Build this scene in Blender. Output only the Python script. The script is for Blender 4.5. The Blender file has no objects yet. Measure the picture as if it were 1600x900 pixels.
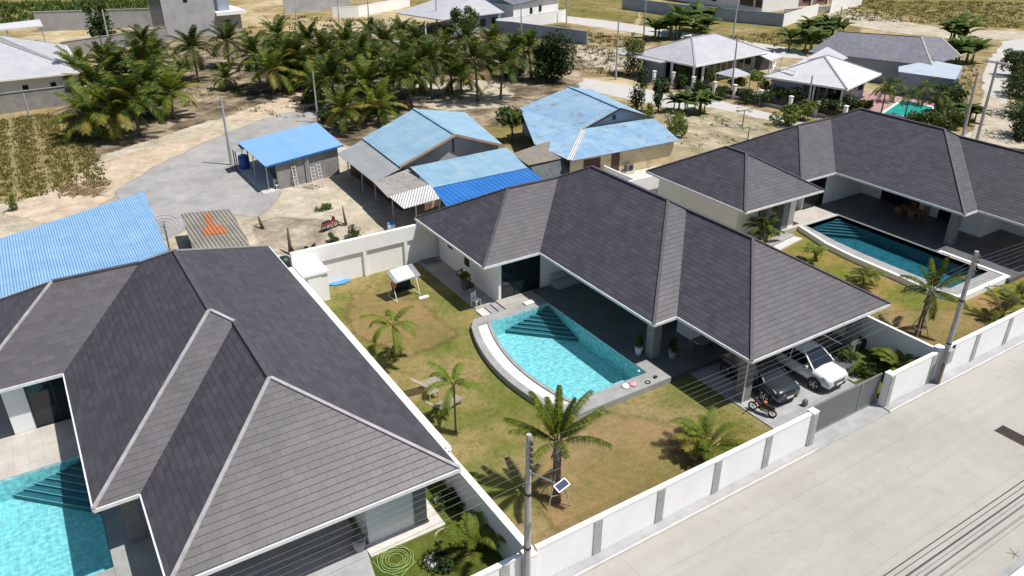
import bpy, math, random
from mathutils import Vector, Matrix
random.seed(7)
sc = bpy.context.scene
COL = sc.collection
# ------------------------------------------------------------------ camera
F = 1214.5383542; CH = 23.5
RM = [[0.8443115, -0.5358506, 0.0014528], [-0.2450604, -0.3885370, -0.8882479], [0.4765327, 0.7496019, -0.4593621]]
cam = bpy.data.cameras.new('camera'); camo = bpy.data.objects.new('camera', cam); COL.objects.link(camo)
cam.sensor_width = 36; cam.lens = F / 1600 * 36; cam.clip_start = .1; cam.clip_end = 3000
r0, r1, r2 = [Vector(r) for r in RM]
camo.matrix_world = Matrix(((r0.x, -r1.x, -r2.x, 0), (r0.y, -r1.y, -r2.y, 0), (r0.z, -r1.z, -r2.z, CH), (0, 0, 0, 1)))
sc.camera = camo
# ------------------------------------------------------------------ light
SUN = Vector((.34, -.36, 1)).normalized()
w = bpy.data.worlds.new('World'); sc.world = w; w.use_nodes = True
wn = w.node_tree; bg = wn.nodes['Background']
sky = wn.nodes.new('ShaderNodeTexSky'); sky.sky_type = 'NISHITA'; sky.sun_disc = False
sky.sun_elevation = math.asin(SUN.z); sky.sun_rotation = math.atan2(SUN.x, SUN.y)
sky.altitude = 50; sky.air_density = 1; sky.dust_density = 1.2
wn.links.new(sky.outputs[0], bg.inputs[0]); bg.inputs[1].default_value = .085
sl = bpy.data.lights.new('sun', 'SUN'); sl.energy = 5.0; sl.angle = math.radians(.5); sl.color = (1, .955, .89)
so = bpy.data.objects.new('sun', sl); COL.objects.link(so)
so.rotation_euler = SUN.to_track_quat('Z', 'Y').to_euler()
sc.view_settings.view_transform = 'Standard'; sc.view_settings.look = 'None'
sc.view_settings.exposure = .06; sc.view_settings.gamma = 1; sc.view_settings.use_curve_mapping = False

# ------------------------------------------------------------------ helpers
def at(px, py, z=0.):
    d = r0 * ((px - 800) / F) + r1 * ((py - 450) / F) + r2
    t = (z - CH) / d.z
    return Vector((d.x * t, d.y * t, z))
def tag(o, label=None, cat=None, group=None, kind=None):
    if label: o['label'] = label
    if cat: o['category'] = cat
    if group: o['group'] = group
    if kind: o['kind'] = kind
    return o
ORG = {}
def thing(name, label, cat, loc=(0, 0, 0), group=None):
    o = bpy.data.objects.new(name, None); COL.objects.link(o); o.empty_display_size = .3
    o.location = loc; ORG[o] = Vector(loc)
    return tag(o, label, cat, group)
class MB:
    def __init__(s): s.v = []; s.f = []; s.m = []; s.mi = 0
    def poly(s, pts):
        n = len(s.v); s.v += [Vector(p) for p in pts]; s.f.append(list(range(n, n + len(pts)))); s.m.append(s.mi); return s
    def box(s, x0, x1, y0, y1, z0, z1):
        n = len(s.v)
        s.v += [Vector((x, y, z)) for z in (z0, z1) for x, y in ((x0, y0), (x1, y0), (x1, y1), (x0, y1))]
        for f in ((3, 2, 1, 0), (4, 5, 6, 7), (0, 1, 5, 4), (1, 2, 6, 5), (2, 3, 7, 6), (3, 0, 4, 7)):
            s.f.append([n + i for i in f]); s.m.append(s.mi)
        return s
    def prism(s, pts, z0, z1):                       # pts ccw 2d
        n = len(s.v); k = len(pts)
        s.v += [Vector((p[0], p[1], z0)) for p in pts] + [Vector((p[0], p[1], z1)) for p in pts]
        s.f.append([n + i for i in reversed(range(k))]); s.f.append([n + k + i for i in range(k)]); s.m += [s.mi] * 2
        for i in range(k):
            j = (i + 1) % k; s.f.append([n + i, n + j, n + k + j, n + k + i]); s.m.append(s.mi)
        return s
    def beam(s, a, b, wd, h):                         # box between two points
        a = Vector(a); b = Vector(b); d = (b - a).normalized()
        u = d.cross(Vector((0, 0, 1)));
        if u.length < 1e-4: u = Vector((1, 0, 0))
        u.normalize(); v = u.cross(d).normalized()
        n = len(s.v)
        for p in (a, b):
            for i, j in ((-1, -1), (1, -1), (1, 1), (-1, 1)): s.v.append(p + u * i * wd / 2 + v * j * h / 2)
        for f in ((0, 1, 2, 3), (7, 6, 5, 4), (0, 4, 5, 1), (1, 5, 6, 2), (2, 6, 7, 3), (3, 7, 4, 0)):
            s.f.append([n + i for i in f]); s.m.append(s.mi)
        return s
    def tube(s, pts, r, k=6, r2=None, cap=True):
        pts = [Vector(p) for p in pts]; n = len(s.v); m = len(pts)
        for i, p in enumerate(pts):
            d = (pts[min(i + 1, m - 1)] - pts[max(i - 1, 0)]).normalized()
            u = d.cross(Vector((0, 0, 1)))
            if u.length < 1e-3: u = Vector((1, 0, 0))
            u.normalize(); v = u.cross(d)
            rr = r if r2 is None else r + (r2 - r) * i / (m - 1)
            if isinstance(r, (list, tuple)): rr = r[i]
            for q in range(k):
                a = 2 * math.pi * q / k; s.v.append(p + (u * math.cos(a) + v * math.sin(a)) * rr)
        for i in range(m - 1):
            for q in range(k):
                q2 = (q + 1) % k
                s.f.append([n + i * k + q, n + i * k + q2, n + (i + 1) * k + q2, n + (i + 1) * k + q]); s.m.append(s.mi)
        if cap:
            s.f.append([n + q for q in reversed(range(k))]); s.f.append([n + (m - 1) * k + q for q in range(k)]); s.m += [s.mi] * 2
        return s
    def lathe(s, c, prof, k=16):
        n = len(s.v); m = len(prof); c = Vector(c)
        for r, z in prof:
            for q in range(k):
                a = 2 * math.pi * q / k; s.v.append(c + Vector((r * math.cos(a), r * math.sin(a), z)))
        for i in range(m - 1):
            for q in range(k):
                q2 = (q + 1) % k; s.f.append([n + i * k + q, n + i * k + q2, n + (i + 1) * k + q2, n + (i + 1) * k + q]); s.m.append(s.mi)
        s.f.append([n + q for q in reversed(range(k))]); s.f.append([n + (m - 1) * k + q for q in range(k)]); s.m += [s.mi] * 2
        return s
    def slab(s, pts, th):                             # sloping polygon with thickness downward
        pts = [Vector(p) for p in pts]; n = (pts[1] - pts[0]).cross(pts[2] - pts[0])
        if n.z < 0: pts = pts[::-1]; n = -n
        n.normalize(); lo = [p - n * th for p in pts]
        s.poly(pts); s.poly(lo[::-1])
        for i in range(len(pts)):
            j = (i + 1) % len(pts); s.poly([pts[i], lo[i], lo[j], pts[j]])
        return s
    def move(s, m):
        s.v = [m @ v for v in s.v]; return s
    def build(s, name, mat, parent=None, loc=None, smooth=False, bevel=0, uv=True, subsurf=0, dup=False, world=True):
        mats = mat if isinstance(mat, (list, tuple)) else [mat]
        if parent is not None: o = ORG[parent]
        elif loc is not None: o = Vector(loc)
        else:
            o = Vector((sum(v.x for v in s.v) / len(s.v), sum(v.y for v in s.v) / len(s.v), min(v.z for v in s.v)))
        if not world: oo = Vector((0, 0, 0))
        else: oo = o
        me = bpy.data.meshes.new(name); me.from_pydata([tuple(v - oo) for v in s.v], [], s.f)
        for m_ in mats: me.materials.append(m_)
        me.polygons.foreach_set('material_index', s.m)
        if smooth: me.polygons.foreach_set('use_smooth', [True] * len(s.f))
        me.update()
        if uv:
            lay = me.uv_layers.new(name='UVMap'); Z = Vector((0, 0, 1)); data = [0.] * (2 * len(me.loops))
            for p in me.polygons:
                n = p.normal
                if abs(n.z) > .999: u = Vector((1, 0, 0)); v = Vector((0, 1, 0))
                else:
                    u = Z.cross(n).normalized(); v = n.cross(u)
                for li in p.loop_indices:
                    q = s.v[me.loops[li].vertex_index]; data[2 * li] = u.dot(q); data[2 * li + 1] = v.dot(q)
            lay.data.foreach_set('uv', data)
        ob = bpy.data.objects.new(name, me); COL.objects.link(ob)
        if parent is not None: ob.parent = parent
        else: ob.location = o
        ORG[ob] = o.copy()
        if bevel:
            b = ob.modifiers.new('bevel', 'BEVEL'); b.width = bevel; b.segments = 2; b.limit_method = 'ANGLE'
        if subsurf:
            b = ob.modifiers.new('sub', 'SUBSURF'); b.levels = b.render_levels = subsurf
        return ob
def copy_tree(o, loc=None, rz=None, scale=None, parent=None):
    c = o.copy(); COL.objects.link(c); c.parent = parent; ORG[c] = ORG.get(o, Vector())
    if loc is not None: c.location = loc
    if rz is not None: c.rotation_euler = (0, 0, rz)
    if scale is not None: c.scale = (scale,) * 3 if not isinstance(scale, tuple) else scale
    for ch in list(KIDS.get(o, o.children)): 
        copy_tree(ch, parent=c)
    return c
KIDS = {}

# ------------------------------------------------------------------ materials
def new_mat(name):
    m = bpy.data.materials.new(name); m.use_nodes = True; nt = m.node_tree
    return m, nt, nt.nodes['Principled BSDF']
def N(nt, typ, **kw):
    n = nt.nodes.new(typ)
    for k, v in kw.items():
        if k in n.inputs: n.inputs[k].default_value = v
        else: setattr(n, k, v)
    return n
def rgb(c): return (c[0], c[1], c[2], 1)
def ramp(nt, src, stops):
    r = nt.nodes.new('ShaderNodeValToRGB'); el = r.color_ramp.elements
    while len(el) < len(stops): el.new(.5)
    for e, (p, c) in zip(el, stops): e.position = p; e.color = rgb(c)
    nt.links.new(src, r.inputs[0]); return r.outputs[0]
def noise(nt, co, scale, detail=4, rough=.6):
    n = N(nt, 'ShaderNodeTexNoise'); n.inputs['Scale'].default_value = scale; n.inputs['Detail'].default_value = detail
    n.inputs['Roughness'].default_value = rough; nt.links.new(co, n.inputs['Vector']); return n.outputs['Fac']
def bump(nt, b, h, strength=.3, dist=.02, chain=None):
    n = N(nt, 'ShaderNodeBump'); n.inputs['Strength'].default_value = strength; n.inputs['Distance'].default_value = dist
    nt.links.new(h, n.inputs['Height'])
    if chain: nt.links.new(chain, n.inputs['Normal'])
    nt.links.new(n.outputs[0], b.inputs['Normal']); return n.outputs[0]
def mixc(nt, fac, a, b, mode='MIX'):
    m = nt.nodes.new('ShaderNodeMix'); m.data_type = 'RGBA'; m.blend_type = mode
    for s, v in ((m.inputs[0], fac), (m.inputs[6], a), (m.inputs[7], b)):
        if isinstance(v, (int, float)): s.default_value = v
        elif isinstance(v, (tuple, list)): s.default_value = rgb(v)
        else: nt.links.new(v, s)
    return m.outputs[2]
def vary(name, c1, c2, scale=1., rough=.8, bmp=0., bscale=20, spec=.4, metal=0., fine=0., dirt=None, coord='Object'):
    """surface whose colour wanders between c1 and c2"""
    m, nt, b = new_mat(name); tc = N(nt, 'ShaderNodeTexCoord').outputs[coord]
    col = ramp(nt, noise(nt, tc, scale, 5), [(.35, c1), (.65, c2)])
    if fine:
        f = ramp(nt, noise(nt, tc, 18, 3), [(.3, (1 - fine,) * 3), (.7, (1 + 0 * fine,) * 3)])
        col = mixc(nt, 1., col, f, 'MULTIPLY')
    if dirt:
        d = ramp(nt, noise(nt, tc, dirt[1], 6, .7), [(.52, (0, 0, 0)), (.7, (1, 1, 1))])
        col = mixc(nt, d, col, dirt[0])
    nt.links.new(col, b.inputs['Base Color'])
    b.inputs['Roughness'].default_value = rough; b.inputs['Metallic'].default_value = metal
    b.inputs['Specular IOR Level'].default_value = spec
    if bmp: bump(nt, b, noise(nt, tc, bscale, 4), bmp, .03)
    return m
def flat(name, c, rough=.5, spec=.5, metal=0., coat=0.):
    d = tuple(x * .82 for x in c)
    m = vary(name, c, d, 3., rough, spec=spec, metal=metal); 
    m.node_tree.nodes['Principled BSDF'].inputs['Coat Weight'].default_value = coat
    return m
def roof_tiles(name, c1, c2, wdt=.5, row=.29, rough=.4, spec=.62, mort=.88, step=.011, lined=.84, streak=1):
    m, nt, b = new_mat(name); uv = N(nt, 'ShaderNodeTexCoord').outputs['UV']
    br = N(nt, 'ShaderNodeTexBrick', offset=.5); nt.links.new(uv, br.inputs['Vector'])
    br.inputs['Color1'].default_value = rgb(c1); br.inputs['Color2'].default_value = rgb(c2)
    br.inputs['Mortar'].default_value = rgb([x * mort for x in c1]); br.inputs['Scale'].default_value = 1
    br.inputs['Mortar Size'].default_value = .007; br.inputs['Mortar Smooth'].default_value = .6
    br.inputs['Brick Width'].default_value = wdt; br.inputs['Row Height'].default_value = row; br.inputs['Bias'].default_value = -.1
    big = ramp(nt, noise(nt, uv, .55, 4), [(.3, (.88, .89, .91)), (.7, (1.1, 1.05, 1.06))])
    fin = ramp(nt, noise(nt, uv, 24, 5, .75), [(.3, (.66, .66, .67)), (.7, (1.28, 1.26, 1.26))])
    mp = N(nt, 'ShaderNodeMapping'); mp.inputs['Scale'].default_value = (1.6, .22, 1); nt.links.new(uv, mp.inputs[0])
    stk = ramp(nt, noise(nt, mp.outputs[0], 1.3, 5, .7), [(.35, (.94, .94, .95)), (.62, (1.04, 1.04, 1.03)), (.78, (1.16, 1.13, 1.1))]); big = mixc(nt, 1., big, stk, 'MULTIPLY') if streak else big
    col = mixc(nt, 1., mixc(nt, 1., br.outputs['Color'], big, 'MULTIPLY'), fin, 'MULTIPLY')
    nt.links.new(col, b.inputs['Base Color'])
    sep = N(nt, 'ShaderNodeSeparateXYZ'); nt.links.new(uv, sep.inputs[0])
    dv = N(nt, 'ShaderNodeMath', operation='DIVIDE'); nt.links.new(sep.outputs[1], dv.inputs[0]); dv.inputs[1].default_value = row
    fr = N(nt, 'ShaderNodeMath', operation='FRACT'); nt.links.new(dv.outputs[0], fr.inputs[0])
    inv = N(nt, 'ShaderNodeMath', operation='SUBTRACT'); inv.inputs[0].default_value = 1; nt.links.new(fr.outputs[0], inv.inputs[1])
    gr = N(nt, 'ShaderNodeMapRange'); nt.links.new(fr.outputs[0], gr.inputs[0]); gr.inputs[1].default_value = .0; gr.inputs[2].default_value = .09
    ln = ramp(nt, gr.outputs[0], [(.3, (lined,) * 3), (.9, (1, 1, 1))]); nt.links.new(mixc(nt, 1., col, ln, 'MULTIPLY'), b.inputs['Base Color'])
    hh = N(nt, 'ShaderNodeMath', operation='MULTIPLY'); nt.links.new(gr.outputs[0], hh.inputs[0]); nt.links.new(inv.outputs[0], hh.inputs[1])
    ch = bump(nt, b, hh.outputs[0], 1., step)
    ch = bump(nt, b, br.outputs['Fac'], .4, -.01, ch)
    bump(nt, b, noise(nt, uv, 30, 3), .25, .01, ch)
    b.inputs['Roughness'].default_value = rough; b.inputs['Specular IOR Level'].default_value = spec
    return m
def corrugated(name, c1, c2, period=.18, rough=.45, dirt=None, axis=0, spec=.5, metal=0., depth=.04, scale=.5, lap=1.2, lapdark=.75):
    m, nt, b = new_mat(name); uv = N(nt, 'ShaderNodeTexCoord').outputs['UV']
    col = ramp(nt, noise(nt, uv, scale, 5), [(.35, c1), (.65, c2)])
    if dirt:
        d = ramp(nt, noise(nt, uv, dirt[1], 6, .7), [(dirt[2], (0, 0, 0)), (dirt[2] + .12, (1, 1, 1))]); col = mixc(nt, d, col, dirt[0])
    br = N(nt, 'ShaderNodeTexBrick', offset=0.); nt.links.new(uv, br.inputs['Vector'])
    br.inputs['Color1'].default_value = (1, 1, 1, 1); br.inputs['Color2'].default_value = (.9, .92, .95, 1); br.inputs['Mortar'].default_value = (lapdark,) * 3 + (1,)
    br.inputs['Scale'].default_value = 1; br.inputs['Mortar Size'].default_value = .02; br.inputs['Brick Width'].default_value = .95; br.inputs['Row Height'].default_value = lap
    col = mixc(nt, 1., col, br.outputs['Color'], 'MULTIPLY')
    sep = N(nt, 'ShaderNodeSeparateXYZ'); nt.links.new(uv, sep.inputs[0])
    dv = N(nt, 'ShaderNodeMath', operation='MULTIPLY'); nt.links.new(sep.outputs[axis], dv.inputs[0]); dv.inputs[1].default_value = 2 * math.pi / period
    sn = N(nt, 'ShaderNodeMath', operation='SINE'); nt.links.new(dv.outputs[0], sn.inputs[0])
    nt.links.new(col, b.inputs['Base Color']); bump(nt, b, sn.outputs[0], .8, depth)
    b.inputs['Roughness'].default_value = rough; b.inputs['Specular IOR Level'].default_value = spec; b.inputs['Metallic'].default_value = metal
    return m
def tiles(name, c1, c2, mortar, w_, h_, ms=.01, rough=.5, mott=(.85, 1.1), nscale=1.2, spec=.4, bmp=.1, coord='UV', off=.5):
    m, nt, b = new_mat(name); uv = N(nt, 'ShaderNodeTexCoord').outputs[coord]
    br = N(nt, 'ShaderNodeTexBrick', offset=off); nt.links.new(uv, br.inputs['Vector'])
    br.inputs['Color1'].default_value = rgb(c1); br.inputs['Color2'].default_value = rgb(c2); br.inputs['Mortar'].default_value = rgb(mortar)
    br.inputs['Scale'].default_value = 1; br.inputs['Mortar Size'].default_value = ms; br.inputs['Brick Width'].default_value = w_; br.inputs['Row Height'].default_value = h_
    big = ramp(nt, noise(nt, uv, nscale, 5), [(.3, (mott[0],) * 3), (.7, (mott[1],) * 3)])
    nt.links.new(mixc(nt, 1., br.outputs['Color'], big, 'MULTIPLY'), b.inputs['Base Color'])
    b.inputs['Roughness'].default_value = rough; b.inputs['Specular IOR Level'].default_value = spec
    bump(nt, b, noise(nt, uv, 25, 3), bmp, .01)
    return m
def lawn_mat(name, green, dry, bare, gm=.5):
    m, nt, b = new_mat(name); tc = N(nt, 'ShaderNodeTexCoord').outputs['Object']
    a = noise(nt, tc, .24, 7, .6)
    col = ramp(nt, a, [(.30 + gm * .1, green), (.44 + gm * .1, [(x + y) / 2 for x, y in zip(green, dry)]), (.52 + gm * .1, dry), (.68, bare)])
    mid = ramp(nt, noise(nt, tc, 2.6, 6, .7), [(.3, (.72, .8, .7)), (.7, (1.2, 1.15, 1.15))])
    fin = ramp(nt, noise(nt, tc, 22, 4, .7), [(.3, (.62, .68, .6)), (.7, (1.28, 1.25, 1.2))])
    col = mixc(nt, 1., mixc(nt, 1., col, mid, 'MULTIPLY'), fin, 'MULTIPLY')
    nt.links.new(col, b.inputs['Base Color']); b.inputs['Roughness'].default_value = .95; b.inputs['Specular IOR Level'].default_value = .1
    bump(nt, b, noise(nt, tc, 30, 4), .8, .06)
    return m
def leaf_mat(name, cols, trans=.25, rough=.5):
    m, nt, b = new_mat(name)
    g = N(nt, 'ShaderNodeNewGeometry'); oi = N(nt, 'ShaderNodeObjectInfo')
    n = len(cols); c = ramp(nt, g.outputs['Random Per Island'], [(i / max(1, n - 1), k) for i, k in enumerate(cols)])
    hv = N(nt, 'ShaderNodeHueSaturation'); nt.links.new(c, hv.inputs['Color'])
    mr = N(nt, 'ShaderNodeMapRange'); nt.links.new(oi.outputs['Random'], mr.inputs[0]); mr.inputs[3].default_value = .75; mr.inputs[4].default_value = 1.25
    nt.links.new(mr.outputs[0], hv.inputs['Value'])
    nt.links.new(hv.outputs[0], b.inputs['Base Color']); b.inputs['Roughness'].default_value = rough; b.inputs['Specular IOR Level'].default_value = .15
    tr = N(nt, 'ShaderNodeBsdfTranslucent'); nt.links.new(hv.outputs[0], tr.inputs[0])
    mx = N(nt, 'ShaderNodeMixShader'); mx.inputs[0].default_value = trans
    out = [x for x in nt.nodes if x.type == 'OUTPUT_MATERIAL'][0]
    nt.links.new(b.outputs[0], mx.inputs[1]); nt.links.new(tr.outputs[0], mx.inputs[2]); nt.links.new(mx.outputs[0], out.inputs[0])
    return m
def water_mat(name, tint, bstr=.25, bscale=2.2):
    m = bpy.data.materials.new(name); m.use_nodes = True; nt = m.node_tree; nt.nodes.clear()
    out = N(nt, 'ShaderNodeOutputMaterial'); tr = N(nt, 'ShaderNodeBsdfTransparent'); tr.inputs[0].default_value = rgb(tint)
    gl = N(nt, 'ShaderNodeBsdfGlossy'); gl.inputs['Roughness'].default_value = .06
    tc = N(nt, 'ShaderNodeTexCoord').outputs['Object']
    bp = N(nt, 'ShaderNodeBump'); bp.inputs['Strength'].default_value = bstr; bp.inputs['Distance'].default_value = .12
    nt.links.new(noise(nt, tc, bscale, 5, .6), bp.inputs['Height']); nt.links.new(bp.outputs[0], gl.inputs['Normal'])
    fr = N(nt, 'ShaderNodeFresnel'); fr.inputs[0].default_value = 1.33; nt.links.new(bp.outputs[0], fr.inputs[1])
    mx = N(nt, 'ShaderNodeMixShader'); nt.links.new(fr.outputs[0], mx.inputs[0]); nt.links.new(tr.outputs[0], mx.inputs[1]); nt.links.new(gl.outputs[0], mx.inputs[2])
    nt.links.new(mx.outputs[0], out.inputs[0]); return m
M = {}
M['white'] = vary('white_paint', (.87, .87, .86), (.82, .82, .81), .8, .75, .05, 30, dirt=((.80, .79, .77), 1.1))
M['whitewall'] = vary('white_render', (.82, .82, .81), (.77, .78, .78), .6, .8, .05, 30)
M['fascia'] = flat('white_gutter_metal', (.78, .79, .79), .4)
M['roof'] = roof_tiles('slate_roof_tiles', (.054, .052, .060), (.078, .074, .085), rough=.5)
M['cap_dark'] = vary('dark_ridge_tile', (.075, .068, .078), (.1, .09, .1), 3, .45)
M['cap_light'] = vary('pale_ridge_mortar', (.40, .385, .395), (.30, .29, .30), 2.5, .7)
M['glass'] = flat('dark_glass', (.012, .02, .022), .06, .6)
M['black'] = flat('black_frame', (.012, .012, .013), .4)
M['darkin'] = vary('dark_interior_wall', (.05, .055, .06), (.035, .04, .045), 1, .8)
M['greycol'] = tiles('grey_stone_tile', (.20, .21, .20), (.25, .26, .245), (.12, .12, .12), .3, .15, .008, .7)
M['pilast'] = tiles('pale_stone_strip', (.42, .43, .41), (.36, .37, .355), (.3, .3, .29), .3, .15, .008, .8)
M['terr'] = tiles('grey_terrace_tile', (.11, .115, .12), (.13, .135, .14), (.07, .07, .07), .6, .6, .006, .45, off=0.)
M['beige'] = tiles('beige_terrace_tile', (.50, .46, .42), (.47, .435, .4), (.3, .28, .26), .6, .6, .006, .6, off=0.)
M['coping'] = tiles('grey_coping_stone', (.35, .35, .34), (.30, .305, .30), (.2, .2, .2), .6, .3, .006, .7)
M['pebble'] = vary('white_pebble_gutter', (.78, .77, .74), (.66, .65, .62), 4, .9, .4, 40, fine=.15)
M['slab'] = tiles('light_stone_slab', (.40, .38, .35), (.36, .345, .32), (.25, .24, .22), .6, .6, .006, .6, off=0.)
M['pave'] = tiles('grey_paving', (.38, .38, .385), (.34, .345, .35), (.26, .26, .26), .6, .4, .006, .8)
M['kerb'] = vary('pale_kerb', (.62, .6, .56), (.5, .48, .45), 2, .85)
M['lawn'] = lawn_mat('dry_lawn', (.13, .16, .03), (.29, .235, .10), (.36, .26, .15), .22)
M['lawn2'] = lawn_mat('patchy_lawn', (.12, .17, .018), (.31, .22, .08), (.40, .25, .14), .2)
M['lawng'] = lawn_mat('green_lawn', (.07, .11, .02), (.14, .15, .035), (.24, .19, .08), .8)
M['metal'] = flat('galvanised_metal', (.45, .46, .47), .35, .5, .7)
M['greymetal'] = flat('grey_painted_metal', (.14, .145, .15), .4)
M['polec'] = vary('cast_concrete', (.44, .43, .42), (.36, .355, .35), 2, .85, .1)
M['wood'] = vary('weathered_wood', (.42, .37, .30), (.32, .27, .21), 5, .8)
M['oldwood'] = vary('old_driftwood', (.13, .09, .06), (.08, .055, .04), 5, .9, .3)
M['trunk'] = vary('palm_bark', (.20, .165, .13), (.11, .085, .065), 6, .9, .6, 14)
M['bark'] = vary('tree_bark', (.14, .11, .08), (.09, .07, .05), 6, .9, .5)
M['wire'] = flat('grey_cable', (.13, .13, .13), .5); M['wired'] = flat('dark_cable', (.05, .045, .04), .6)
M['rubber'] = flat('black_rubber', (.015, .015, .015), .8)
M['palm_g'] = leaf_mat('palm_leaf_green', [(.035, .075, .008), (.09, .135, .014), (.24, .235, .03)], .3)
M['palm_d'] = leaf_mat('palm_leaf_dark', [(.014, .032, .005), (.035, .068, .009), (.16, .17, .022)], .25)
M['palm_y'] = leaf_mat('palm_leaf_yellow', [(.16, .17, .03), (.24, .22, .04), (.30, .24, .05)])
M['palm_b'] = leaf_mat('palm_leaf_dead', [(.20, .13, .06), (.26, .17, .08)], .1)
M['areca'] = leaf_mat('areca_leaf', [(.09, .13, .02), (.15, .19, .025), (.21, .23, .035)])
M['leaf_d'] = leaf_mat('leaf_dark', [(.022, .045, .012), (.04, .07, .018), (.06, .09, .022)])
M['leaf_m'] = leaf_mat('leaf_mid', [(.045, .075, .016), (.07, .11, .022), (.10, .14, .03)])
M['leaf_y'] = leaf_mat('leaf_bright', [(.08, .13, .018), (.13, .18, .025), (.18, .22, .035)])
M['dryleaf'] = leaf_mat('dry_scrub_leaf', [(.11, .09, .035), (.13, .12, .04), (.08, .10, .022)])
M['blue_old'] = corrugated('faded_blue_fibre_sheet', (.25, .43, .57), (.32, .50, .63), .2, .6, dirt=((.38, .51, .57), .9, .55))
M['blue_old2'] = corrugated('patchy_blue_sheet', (.24, .42, .62), (.34, .52, .67), .2, .6, dirt=((.25, .30, .33), .8, .53))
M['blue_sky'] = corrugated('light_blue_fibre_tile', (.24, .44, .70), (.29, .50, .74), .16, .6, dirt=((.36, .56, .74), 1.2, .6), lap=1.1)
M['blue_hut'] = corrugated('smooth_blue_metal_sheet', (.22, .42, .70), (.24, .45, .72), .25, .4, depth=.008, lap=8., lapdark=.95)
M['blue_strong'] = corrugated('strong_blue_metal_sheet', (.03, .17, .52), (.045, .20, .56), .42, .35, depth=.07, lap=8.)
M['greysheet'] = corrugated('grey_fibre_sheet', (.36, .38, .39), (.30, .31, .31), .2, .7, dirt=((.33, .30, .25), 1., .6))
M['rustsheet'] = corrugated('rusty_zinc_sheet', (.42, .40, .37), (.34, .32, .29), .2, .7, dirt=((.20, .13, .09), 1.6, .55), depth=.05)
M['whitesheet'] = corrugated('white_zinc_sheet', (.72, .70, .68), (.62, .60, .57), .2, .6, depth=.05)
M['oldsheet'] = corrugated('weathered_brown_sheet', (.24, .21, .17), (.30, .27, .22), .25, .85, dirt=((.15, .12, .1), 2., .55))
M['corr'] = corrugated('grey_brown_corrugated', (.36, .33, .27), (.27, .25, .21), .26, .8, dirt=((.18, .16, .13), 1.4, .58), depth=.1)
M['orange'] = corrugated('orange_corrugated', (.62, .22, .09), (.55, .18, .07), .26, .7, depth=.1)
M['block'] = tiles('grey_concrete_block', (.30, .29, .28), (.26, .255, .25), (.2, .2, .19), .4, .2, .012, .9, (.75, 1.15), .7)
M['yellowwall'] = vary('pale_yellow_render', (.60, .50, .30), (.52, .42, .25), .8, .85, dirt=((.35, .26, .17), .9))
M['brownwood'] = vary('dark_brown_wood', (.06, .03, .02), (.085, .045, .03), 4, .6)
M['pale_roof'] = roof_tiles('pale_grey_roof', (.44, .455, .48), (.47, .485, .505), .4, .35, .6, .3, .9, .006, .92, 0)
M['white_roof'] = roof_tiles('white_roof', (.58, .595, .60), (.61, .62, .625), .4, .35, .6, .3, .9, .006, .93, 0)
M['grey_roof'] = roof_tiles('grey_roof', (.17, .175, .20), (.21, .215, .24), .4, .6, .5, .4, .35, .03)
M['bluewall'] = vary('blue_grey_render', (.33, .38, .45), (.28, .33, .40), .5, .85)
M['greywall'] = vary('grey_render', (.42, .42, .42), (.35, .35, .36), .5, .85, .1, dirt=((.3, .3, .3), .6))
M['pink'] = tiles('pink_paving', (.42, .26, .24), (.38, .23, .22), (.3, .2, .2), .4, .4, .01, .8)

# ------------------------------------------------------------------ ground and setting
def ground_mat():
    m, nt, b = new_mat('sandy_scrub'); tc = N(nt, 'ShaderNodeTexCoord').outputs['Object']
    a = ramp(nt, noise(nt, tc, .05, 6, .65), [(.36, (.20, .17, .06)), (.46, (.32, .25, .13)), (.56, (.46, .38, .25)), (.7, (.55, .47, .34))])
    mid = ramp(nt, noise(nt, tc, .5, 6, .7), [(.3, (.62, .64, .55)), (.6, (1.15, 1.12, 1.1))])
    fin = ramp(nt, noise(nt, tc, 6, 4, .7), [(.3, (.75, .75, .72)), (.7, (1.18, 1.18, 1.18))])
    nt.links.new(mixc(nt, 1., mixc(nt, 1., a, mid, 'MULTIPLY'), fin, 'MULTIPLY'), b.inputs['Base Color'])
    b.inputs['Roughness'].default_value = 1; b.inputs['Specular IOR Level'].default_value = .05
    bump(nt, b, noise(nt, tc, 3, 5), .6, .15); return m
def patchy(name, stops, scale, mid=.5, lo=.7, hi=1.15, bmp=.4, bs=4, fs=8):
    m, nt, b = new_mat(name); tc = N(nt, 'ShaderNodeTexCoord').outputs['Object']
    a = ramp(nt, noise(nt, tc, scale, 6, .65), stops)
    f1 = ramp(nt, noise(nt, tc, mid, 6, .7), [(.3, (lo,) * 3), (.65, (hi,) * 3)])
    f2 = ramp(nt, noise(nt, tc, fs, 4, .7), [(.3, (lo + .1,) * 3), (.7, (hi,) * 3)])
    nt.links.new(mixc(nt, 1., mixc(nt, 1., a, f1, 'MULTIPLY'), f2, 'MULTIPLY'), b.inputs['Base Color'])
    b.inputs['Roughness'].default_value = 1; b.inputs['Specular IOR Level'].default_value = .08
    bump(nt, b, noise(nt, tc, bs, 5), bmp, .1); return m
M['ground'] = ground_mat()
M['sand'] = patchy('pale_sand', [(.3, (.36, .31, .23)), (.5, (.47, .415, .32)), (.7, (.56, .50, .40))], .25, .9)
M['gravel'] = patchy('grey_gravel', [(.3, (.28, .275, .265)), (.55, (.35, .345, .335)), (.75, (.42, .395, .36))], .18, .6, .8, 1.1)
M['reddirt'] = patchy('orange_sand', [(.3, (.44, .33, .22)), (.5, (.52, .42, .31)), (.7, (.58, .50, .39))], .3, .9)
M['litter'] = patchy('leaf_litter', [(.35, (.08, .065, .04)), (.46, (.17, .135, .09)), (.58, (.36, .29, .20)), (.7, (.50, .42, .31))], .22, .9, .55, 1.2)
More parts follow.
